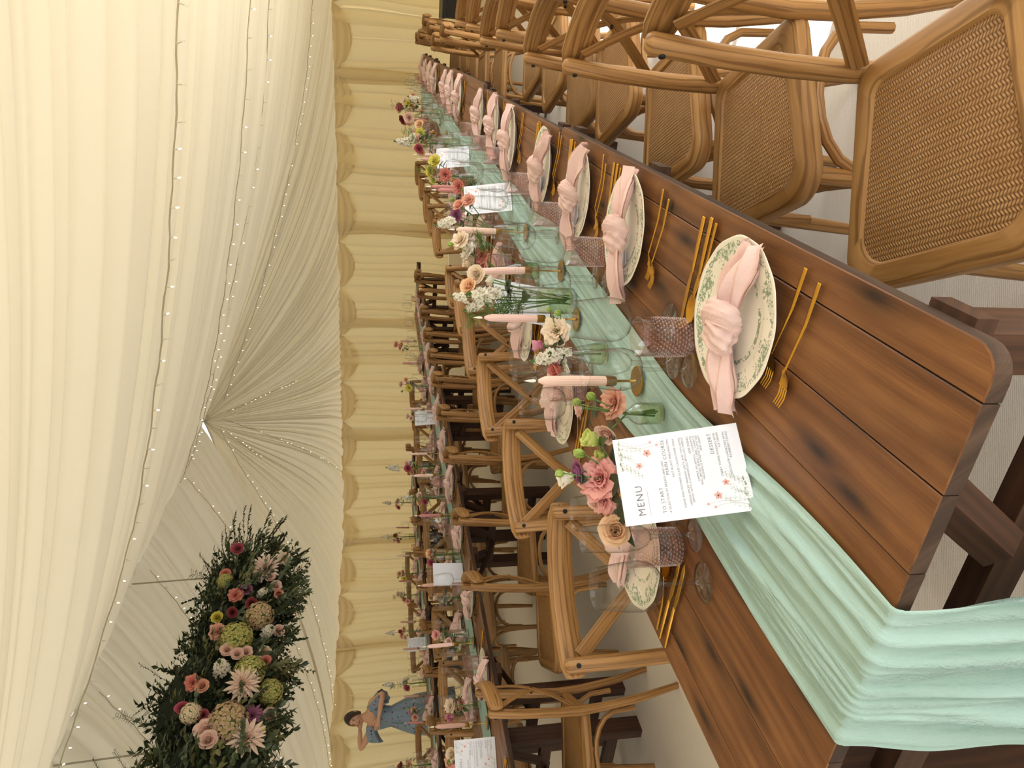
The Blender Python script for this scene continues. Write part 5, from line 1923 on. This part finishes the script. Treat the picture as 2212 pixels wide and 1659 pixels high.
core = MB()
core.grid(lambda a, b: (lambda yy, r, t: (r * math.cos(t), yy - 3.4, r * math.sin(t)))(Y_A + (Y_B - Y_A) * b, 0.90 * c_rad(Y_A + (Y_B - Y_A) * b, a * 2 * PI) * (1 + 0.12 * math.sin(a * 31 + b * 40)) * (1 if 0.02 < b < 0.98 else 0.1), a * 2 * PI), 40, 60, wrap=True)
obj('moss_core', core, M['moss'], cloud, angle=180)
fol = [M['leaf'], M['leaf_dark'], M['leaf_olive'], plain('leaf_grey_green', '#56664c', 0.55, noise=0.25)]
lv = MB()
for q in range(1250):
    y = rc.uniform(Y_A, Y_B + 0.06)
    a = rc.uniform(0, 2 * PI)
    if math.cos(a) < -0.55 and rc.random() < 0.6:
        a = PI - a
    r0 = c_rad(min(y, Y_B), a) * rc.uniform(0.62, 0.9)
    out = Vector((math.cos(a), 0, math.sin(a)))
    endf = max(0, (y - (Y_B - 0.22)) / 0.22)
    d = (out + Vector((0, rc.uniform(-0.7, 0.7) + 1.5 * endf, rc.uniform(-0.35, 0.1)))).normalized()
    p = Vector((0, y - 3.4, 0)) + out * r0
    kind = rc.choice((0, 0, 1, 1, 2, 3))
    long_ = rc.random() < 0.22
    n = rc.randint(5, 8) if not long_ else rc.randint(8, 11)
    step = 0.019 if not long_ else 0.021
    L, W = rc.choice(((0.066, 0.026), (0.074, 0.024), (0.055, 0.028), (0.036, 0.018)))
    s = d.cross(Vector((0, 0, 1)))
    s = s.normalized() if s.length > 1e-3 else Vector((0, 1, 0))
    bend = Vector((rc.uniform(-.1, .1), rc.uniform(-.1, .1), rc.uniform(-0.14, 0.06)))
    pts = [p]
    for k in range(n):
        d = (d + bend * 0.5).normalized()
        p = p + d * step
        pts.append(p)
        sd = s if k % 2 else -s
        ld = (d * rc.uniform(0.5, 0.9) + sd * rc.uniform(0.6, 1.0) + out * 0.25 + Vector((0, 0, rc.uniform(-0.4, 0.25)))).normalized()
        leaf_mb(lv, p, ld, out + Vector((0, 0, 0.4)), L * rc.uniform(0.75, 1.15) * (1 - 0.3 * k / n), W * rc.uniform(0.8, 1.2), kind, 0.3, rc.uniform(0, 0.5), 3)
    leaf_mb(lv, p, d, out + Vector((0, 0, 0.4)), L * 0.8, W, kind, 0.3, 0.2, 2)
    if long_:
        lv.tube(pts, 0.0013, 3, m=2, cap=False)
# trailing sprays that break the outline
for (y, a, ln) in ((4.72, 0.9, 0.20), (4.65, 2.2, 0.18), (4.55, -0.9, 0.16), (4.3, -0.6, 0.18), (3.9, -0.5, 0.14), (4.75, -0.2, 0.16), (3.35, 2.0, 0.42), (3.2, 1.7, 0.40), (3.1, 2.4, 0.38), (2.9, 1.9, 0.46), (3.55, 1.6, 0.30),
                   (3.0, 1.5, 0.40), (4.5, 1.3, 0.18), (4.62, 1.6, 0.20), (3.3, -0.6, 0.22), (3.0, -0.7, 0.24), (4.8, 0.4, 0.15), (3.7, -0.8, 0.2)):
    for rep in range(3):
        aa = a + rc.uniform(-0.25, 0.25)
        out = Vector((math.cos(aa), 0, math.sin(aa)))
        p = Vector((0, y - 3.4 + rc.uniform(-0.08, 0.08), 0)) + out * 0.22
        d = (out + Vector((0, rc.uniform(-0.3, 0.5) + (1.0 if y > 4.6 else 0), 0))).normalized()
        pts = [p]
        n = int((ln + 0.1) / 0.018)
        small = y < 3.6 and a > 1
        for k in range(n):
            d = (d + Vector((rc.uniform(-.12, .12), rc.uniform(-.12, .12), -0.03))).normalized()
            p = p + d * 0.018
            pts.append(p)
            for sg in (1, -1):
                sd = d.cross(Vector((0.3, 0.2, 1))).normalized() * sg
                leaf_mb(lv, p, (d * 0.6 + sd + Vector((0, 0, rc.uniform(-.3, .3)))).normalized(), (0, 0, 1), (0.024 if small else 0.045) * rc.uniform(0.8, 1.2), (0.011 if small else 0.017), 1 if small else rc.choice((0, 1, 1)), 0.3, 0.2, 2)
        lv.tube(pts, 0.0014, 3, m=2, cap=False)
o = obj('foliage', lv, fol, cloud, angle=180)
o['kind'] = 'stuff'
BL = [('hydrangea', 'hydrangea', -3.67, 3.57, 2.24, 0.10), ('hydrangea', 'hydrangea', -3.70, 3.33, 2.13, 0.09), ('hydrangea', 'hydrangea_pink', -3.68, 2.95, 2.19, 0.105), ('hydrangea', 'hydrangea_pink', -3.70, 3.80, 2.14, 0.088),
      ('dahlia', 'dahlia', -3.69, 4.27, 2.16, 0.085), ('dahlia', 'dahlia', -3.68, 3.22, 2.15, 0.085), ('dahlia', 'dahlia', -3.70, 2.86, 2.08, 0.085), ('rose', 'blush', -3.64, 2.88, 2.28, 0.055), ('rose', 'blush', -3.64, 2.82, 2.26, 0.045),
      ('hydrangea', 'cream', -3.65, 3.01, 2.38, 0.055), ('lisianthus', 'coral', -3.66, 3.24, 2.42, 0.040), ('rose', 'apricot', -3.65, 3.20, 2.36, 0.036), ('lisianthus', 'coral', -3.64, 3.95, 2.30, 0.042), ('rose', 'magenta', -3.64, 4.45, 2.36, 0.042),
      ('rose', 'mauve', -3.64, 4.0, 2.24, 0.036), ('rose', 'burgundy', -3.64, 3.78, 2.29, 0.032), ('rose', 'burgundy', -3.65, 3.87, 2.19, 0.036), ('rose', 'yellow', -3.65, 3.76, 2.38, 0.034), ('stock', 'white', -3.64, 3.32, 2.28, 0.055),
      ('stock', 'white', -3.68, 4.01, 2.14, 0.036), ('stock', 'white', -3.72, 3.69, 2.07, 0.045), ('rose', 'blush', -3.64, 3.46, 2.27, 0.036), ('rose', 'blush', -3.65, 3.43, 2.21, 0.034), ('rose', 'blush', -3.67, 3.46, 2.165, 0.034),
      ('rose', 'cream', -3.73, 3.51, 2.07, 0.036), ('rose', 'cream', -3.72, 3.42, 2.09, 0.034), ('hydrangea', 'hydrangea', -3.80, 3.26, 2.02, 0.075), ('rose', 'yellow', -3.75, 2.95, 2.04, 0.034), ('dahlia', 'mauve', -3.72, 3.02, 2.08, 0.055),
      ('rose', 'blush', -3.72, 4.12, 2.07, 0.036), ('rose', 'apricot', -3.74, 4.06, 2.05, 0.034), ('rose', 'coral', -3.66, 4.19, 2.40, 0.034), ('hydrangea', 'hydrangea', -3.66, 4.12, 2.39, 0.05), ('lisianthus', 'apricot', -3.64, 3.62, 2.35, 0.045),
      ('lisianthus', 'cream', -3.74, 4.45, 2.05, 0.045), ('rose', 'coral', -3.70, 3.41, 2.05, 0.03), ('rose', 'blush', -3.70, 4.2, 2.12, 0.034), ('rose', 'blush', -3.78, 3.75, 2.02, 0.036), ('rose', 'blush', -3.8, 3.1, 2.0, 0.036),
      ('rose', 'magenta', -3.66, 3.0, 2.32, 0.032), ('rose', 'magenta', -3.63, 3.04, 2.43, 0.034)]
for kind, colr, x, y, z, size in BL:
    off = Vector((x - CX, 0, z - CZ))
    d = (off.normalized() * 0.6 + CAMDIR((x, y, z)) * 0.75 + Vector((rc.uniform(-.2, .2), rc.uniform(-.2, .2), rc.uniform(-.1, .2)))).normalized()
    o = obj('hydrangea_bloom' if kind == 'hydrangea' else kind + '_bloom', bloom_mesh(kind, colr, 0), None, cloud, (x - CX + 0.05 * off.normalized().x, y - 3.4, z - CZ + 0.03 * off.normalized().z))
    o.rotation_euler = d.to_track_quat('Z', 'Y').to_euler()
    o.scale = (size * 1.12,) * 3
for y in (4.62, 3.1):
    zt = roof_z(CX, y) - 0.05
    obj('suspension_wire', MB().tube([(0, y - 3.4 - 0.04, zt - CZ), (0, y - 3.4, 0.1)], 0.006, 6), plain('grey_wire', '#9c9684', 0.5), cloud)

# ------------------------------------------------------------------ the person behind the back table
M['skin'] = plain('skin', '#cfa083', 0.5, sss=0.15)
M['hair'] = plain('dark_hair', '#2f2019', 0.45, noise=0.3)
M['lips'] = plain('lips', '#a85a55', 0.5)
M['eye_white'] = plain('eye_white', '#e6ddd2', 0.3)
M['iris'] = plain('iris', '#3a2b20', 0.2)
M['shoe'] = plain('shoe_leather', '#8a6a4d', 0.5)


def dress_mat():
    m = NT('floral_dress')
    tc = m.n('ShaderNodeTexCoord')
    v = m.n('ShaderNodeTexVoronoi', Vector=tc.outputs['Object'], Scale=20.0)
    nz = m.n('ShaderNodeTexNoise', Vector=tc.outputs['Object'], Scale=55.0, Detail=3.0)
    f = m.math('ADD', v.outputs['Distance'], m.math('MULTIPLY', nz.outputs[0], 0.5))
    sp = m.ramp(f, [(0.44, (1, 1, 1, 1)), (0.48, (0, 0, 0, 1))])
    hue = m.ramp(m.n('ShaderNodeTexNoise', Vector=tc.outputs['Object'], Scale=9.0).outputs[0], [(0.4, lin('#7d3b44')), (0.5, lin('#39434f')), (0.6, lin('#a65a58'))])
    m.base(m.mix(sp, lin('#8496a6'), hue))
    m.b.inputs['Roughness'].default_value = 0.8
    m.b.inputs['Specular IOR Level'].default_value = 0.15
    return m.m


M['dress'] = dress_mat()
person = thing('person', 'person in a blue-grey floral dress, one hand behind the neck, behind the back table', 'person', (-7.62, 6.08, 0), math.radians(26.4))

# one continuous body: joints with radii, grown by a skin
J = {}
vs, es, rad = [], [], []


def jt(n, p, r, parent=None):
    J[n] = len(vs)
    vs.append(p)
    rad.append(r)
    if parent:
        es.append((J[parent], J[n]))


jt('pelvis', (-0.01, 0.02, 0.93), (0.135, 0.105))
jt('waist', (-0.014, 0.01, 1.13), (0.102, 0.080), 'pelvis')
jt('ribs', (-0.005, 0.01, 1.25), (0.118, 0.090), 'waist')
jt('chest', (0.005, 0.015, 1.345), (0.125, 0.092), 'ribs')
jt('neck0', (0.006, 0.015, 1.435), (0.060, 0.055), 'chest')
jt('neck1', (0.006, 0.000, 1.50), (0.046, 0.046), 'neck0')
jt('skull', (0.006, -0.005, 1.57), (0.055, 0.06), 'neck1')
jt('shR0', (0.10, 0.02, 1.395), (0.062, 0.06), 'chest')
jt('shR', (0.175, 0.015, 1.39), (0.052, 0.052), 'shR0')
jt('armR', (0.255, -0.035, 1.315), (0.043, 0.043), 'shR')
jt('elR', (0.335, -0.085, 1.245), (0.036, 0.036), 'armR')
jt('faR', (0.205, -0.165, 1.275), (0.034, 0.034), 'elR')
jt('wrR', (0.075, -0.195, 1.300), (0.024, 0.024), 'faR')
jt('shL0', (-0.10, 0.02, 1.395), (0.062, 0.06), 'chest')
jt('shL', (-0.170, 0.010, 1.40), (0.052, 0.052), 'shL0')
jt('armL', (-0.265, -0.03, 1.455), (0.043, 0.043), 'shL')
jt('elL', (-0.362, -0.06, 1.515), (0.036, 0.036), 'armL')
jt('faL', (-0.265, -0.01, 1.525), (0.033, 0.033), 'elL')
jt('wrL', (-0.150, 0.035, 1.525), (0.024, 0.024), 'faL')
for s, n in ((1, 'r'), (-1, 'l')):
    jt('hip' + n, (s * 0.085, 0.02, 0.86), (0.088, 0.09), 'pelvis')
    jt('knee' + n, (s * 0.085, 0.0, 0.48), (0.055, 0.06), 'hip' + n)
    jt('calf' + n, (s * 0.085, 0.02, 0.32), (0.05, 0.054), 'knee' + n)
    jt('ank' + n, (s * 0.085, 0.03, 0.085), (0.033, 0.036), 'calf' + n)
    jt('toe' + n, (s * 0.095, -0.10, 0.035), (0.034, 0.022), 'ank' + n)
me = bpy.data.meshes.new('body')
me.from_pydata(vs, es, [])
me.materials.append(M['skin'])
body = bpy.data.objects.new('body', me)
link(body, person)
md = body.modifiers.new('skin', 'SKIN')
md.use_smooth_shade = True
for i, sv in enumerate(me.skin_vertices[0].data):
    sv.radius = rad[i]
    sv.use_root = i == 0
body.modifiers.new('smooth', 'SUBSURF').levels = 2
body.modifiers['smooth'].render_levels = 2


def hand(wrist, d, palm_n, name):
    """palm and five separate fingers, bent; d: pointing direction, palm_n: palm normal"""
    w, d, n = Vector(wrist), Vector(d).normalized(), Vector(palm_n).normalized()
    n = (n - d * n.dot(d)).normalized()
    s = d.cross(n)
    mb = MB()
    mb.tube([w - d * 0.012, w + d * 0.02, w + d * 0.055, w + d * 0.085], [0.020, 0.027, 0.034, 0.031], 10, (1.0, 0.42), up=n, round_end=True)
    for i, (off, L) in enumerate(((-0.027, 0.062), (-0.009, 0.074), (0.009, 0.070), (0.026, 0.054))):
        a = w + d * (0.085 - 0.004 * abs(i - 1.4)) + s * off
        b = a + d * (L * 0.5) + n * (L * 0.12)
        c = b + d * (L * 0.32) + n * (L * 0.24)
        e = c + d * (L * 0.12) + n * (L * 0.22)
        mb.tube([a - d * 0.012, a, b, c, e], [0.0085, 0.0088, 0.0080, 0.0074, 0.0062], 8, round_end=True)
    a = w + d * 0.028 - s * 0.026
    mb.tube([a, a + d * 0.022 - s * 0.020 + n * 0.006, a + d * 0.05 - s * 0.026 + n * 0.014, a + d * 0.066 - s * 0.022 + n * 0.020], [0.012, 0.0108, 0.0090, 0.0072], 8, round_end=True)
    obj(name, mb, M['skin'], person, angle=180)


hand((0.068, -0.197, 1.301), (-1, -0.08, 0.18), (0, 1, -0.1), 'hand')
hand((-0.145, 0.037, 1.525), (1, 0.35, 0.0), (0.2, -1, 0.2), 'hand')

# head
hp = Vector((0.006, -0.005, 1.588))


def head(a, b):
    lo, la = a * 2 * PI, (b - 0.5) * PI
    x, y, z = math.cos(la) * math.sin(lo), -math.cos(la) * math.cos(lo), math.sin(la)
    X, Y, Z = x * 0.074, y * 0.093, z * 0.114
    f = max(0.0, -y)
    if z < 0:
        X *= 1 - 0.30 * z * z - 0.10 * (-z)
        Y = Y * (1 - 0.18 * z * z) - 0.010 * f * (-z)
    fx = abs(X)
    # brow, eye sockets, nose, lips, chin
    Y -= 0.018 * f ** 8 * math.exp(-((Z + 0.018) / 0.020) ** 2) * math.exp(-(fx / 0.010) ** 2)
    Y -= 0.010 * f ** 6 * math.exp(-((Z - 0.004) / 0.022) ** 2) * math.exp(-(fx / 0.007) ** 2)
    Y += 0.009 * f ** 3 * math.exp(-((Z - 0.008) / 0.014) ** 2) * math.exp(-((fx - 0.031) / 0.013) ** 2)
    Y -= 0.005 * f ** 4 * math.exp(-((Z + 0.056) / 0.010) ** 2) * math.exp(-(fx / 0.020) ** 2)
    Y -= 0.006 * f ** 4 * math.exp(-((Z + 0.092) / 0.016) ** 2) * math.exp(-(fx / 0.022) ** 2)
    return (X, Y, Z)


hd = obj('head', MB().grid(head, 48, 36, wrap=True), M['skin'], person, hp, (0.05, 0.06, -0.08), angle=180)
for s in (-1, 1):
    obj('eye', MB().lathe([(0, -0.0115), (0.008, -0.008), (0.0115, 0), (0.008, 0.008), (0, 0.0115)], 14), M['eye_white'], hd, (s * 0.031, -0.0725, 0.006), angle=180)
    obj('iris', MB().lathe([(0, 0.003), (0.0055, 0.0015), (0.0055, -0.002)], 12), M['iris'], hd, (s * 0.031, -0.0835, 0.006), (PI / 2, 0, 0))
    obj('eyebrow', MB().tube([(s * 0.016, -0.087, 0.024), (s * 0.032, -0.083, 0.029), (s * 0.046, -0.071, 0.024)], [0.0026, 0.003, 0.0014], 6), M['hair'], hd)
    obj('eyelid', MB().tube([(s * 0.019, -0.083, 0.009), (s * 0.031, -0.0855, 0.0145), (s * 0.043, -0.077, 0.009)], [0.0015, 0.0026, 0.0015], 6), M['hair'], hd)
    ear = MB().tube([(s * 0.073, 0.012, 0.018), (s * 0.082, 0.020, 0.020), (s * 0.084, 0.022, 0.0), (s * 0.077, 0.012, -0.022), (s * 0.071, 0.006, -0.026)], [0.006, 0.008, 0.008, 0.0065, 0.005], 8, (1, 0.7), round_end=True)
    obj('ear', ear, M['skin'], hd, angle=180)
obj('lips', MB().tube([(-0.021, -0.082, -0.055), (-0.010, -0.092, -0.0535), (0, -0.0945, -0.0545), (0.010, -0.092, -0.0535), (0.021, -0.082, -0.055)], [0.002, 0.0048, 0.0058, 0.0048, 0.002], 8), M['lips'], hd, angle=180)


def hair(a, b):
    lo = a * 2 * PI
    front = max(0.0, math.cos(lo))
    # hairline: high over the face, low at the nape
    low = -0.62 + 1.12 * front ** 1.2 + 0.10 * math.sin(lo * 2) ** 2
    la = math.asin(max(-0.95, min(0.95, low))) * (1 - b) + PI / 2 * b
    x, y, z = math.cos(la) * math.sin(lo), -math.cos(la) * math.cos(lo), math.sin(la)
    k = 1.10 + 0.012 * math.sin(lo * 22) * (1 - b) + (0.05 if y > 0.2 else 0)
    return (x * 0.074 * k, y * 0.093 * k + 0.004, z * 0.114 * k + 0.002)


obj('hair', MB().grid(hair, 64, 16, wrap=True), M['hair'], hd, angle=180)
tail = MB()
for k in range(7):
    a = k * 0.9
    tail.tube([(0.02 * math.cos(a) - 0.02, 0.085, -0.03 + 0.015 * math.sin(a)), (-0.045 + 0.02 * math.cos(a), 0.098 + 0.012 * math.sin(a), -0.10), (-0.065 + 0.022 * math.cos(a), 0.085 + 0.015 * math.sin(a), -0.20),
               (-0.06 + 0.016 * math.cos(a), 0.075 + 0.01 * math.sin(a), -0.32)], [0.016, 0.02, 0.018, 0.006], 7, round_end=True)
obj('ponytail', tail, M['hair'], hd, angle=180)


# dress: bodice, sleeves, tie and skirt
def bodice(a, b):
    t = a * 2 * PI                      # 0 = front
    front = math.cos(t)
    side = abs(math.sin(t))
    top = 1.405 - 0.115 * max(0.0, front) ** 2.5 * (1 - side) ** 0.3 + 0.038 * side ** 4
    z = 1.145 + (top - 1.145) * b
    g = np.interp(z, [1.145, 1.25, 1.34, 1.42, 1.45], [0.119, 0.140, 0.158, 0.150, 0.125])
    h = np.interp(z, [1.145, 1.25, 1.34, 1.42, 1.45], [0.098, 0.112, 0.118, 0.090, 0.07])
    g += 0.004 * math.sin(t * 13 + z * 20)
    bust = 0.022 * math.exp(-((z - 1.30) / 0.05) ** 2) * max(0, front) ** 2 * (1 - 0.4 * math.exp(-(t if t < PI else 2 * PI - t) ** 2 / 0.05))
    return (-0.008 + g * math.sin(t), 0.012 - (h + bust) * math.cos(t), z)


obj('bodice', MB().grid(bodice, 64, 18, wrap=True), M['dress'], person, angle=180)


def sleeve(p0, p1, r0, r1, name, drop):
    p0, p1 = Vector(p0), Vector(p1)
    d = (p1 - p0).normalized()
    s = d.cross(Vector((0, 0, 1))).normalized()
    u = s.cross(d)

    def fn(a, b):
        t = a * 2 * PI
        r = r0 + (r1 - r0) * b ** 1.2 + 0.010 * b * math.sin(t * 7 + 1)
        c = p0.lerp(p1, b) + Vector((0, 0, -drop * b * b))
        return tuple(c + s * (r * math.cos(t)) + u * (r * math.sin(t) * 0.9))
    obj(name, MB().grid(fn, 36, 12, wrap=True), M['dress'], person, angle=180)


sleeve((0.115, 0.018, 1.385), (0.275, -0.05, 1.265), 0.068, 0.098, 'sleeve', 0.03)
sleeve((-0.115, 0.018, 1.385), (-0.285, -0.04, 1.395), 0.068, 0.100, 'sleeve', 0.06)


def skirt(a, b):
    t = a * 2 * PI
    z = 1.155 - 0.80 * b
    w = 0.116 + 0.080 * min(1, b * 2.6) ** 0.8 + 0.09 * b
    h = 0.096 + 0.060 * min(1, b * 2.6) ** 0.8 + 0.09 * b
    f = 1 + 0.055 * min(1, b * 4) * math.sin(t * 11 + 2 * b) + 0.03 * b * math.sin(t * 5 + 1)
    return (-0.012 + w * f * math.sin(t), 0.014 - h * f * math.cos(t), z)


obj('skirt', MB().grid(skirt, 90, 24, wrap=True), M['dress'], person, angle=180)
obj('waist_tie', MB().lathe([(0.1, 1.135), (0.121, 1.138), (0.123, 1.155), (0.121, 1.172), (0.1, 1.175)], 40, fn=lambda a, r, z: 1 - 0.18 * abs(math.sin(a)) ** 1.5), M['dress'], person, (-0.012, 0.012, 0))
obj('tie_end', MB().tube([(-0.05, -0.112, 1.15), (-0.06, -0.135, 1.08), (-0.055, -0.150, 0.98)], [0.008, 0.013, 0.014], 8, (1, 0.35), up=(0, 1, 0)), M['dress'], person)
for s in (-1, 1):
    obj('shoe', MB().tube([(s * 0.085, 0.065, 0.032), (s * 0.088, -0.02, 0.034), (s * 0.096, -0.11, 0.028), (s * 0.098, -0.155, 0.022)], [0.034, 0.040, 0.042, 0.024], 12, (1, 0.75), round_end=True), M['shoe'], person, angle=180)

# black box standing for an unidentified dark shape by the end wall
bx_ = thing('black_box', 'low black box standing by the end wall beyond the last rattan chairs', 'case', (0.70, 10.9, 0))
obj('body', MB().box((0, 0, 0.21), (0.95, 0.55, 0.38)), plain('black_box_side', '#17161a', 0.5), bx_, smooth=False)
obj('lid', MB().box((0, 0, 0.43), (0.97, 0.57, 0.055)), plain('black_lid', '#1d1c20', 0.5), bx_, smooth=False)
for sx in (-1, 1):
    for sy in (-1, 1):
        obj('foot', MB().lathe([(0, 0), (0.02, 0), (0.02, 0.022), (0, 0.022)], 10), M['bolt'], bx_, (sx * 0.4, sy * 0.2, 0))
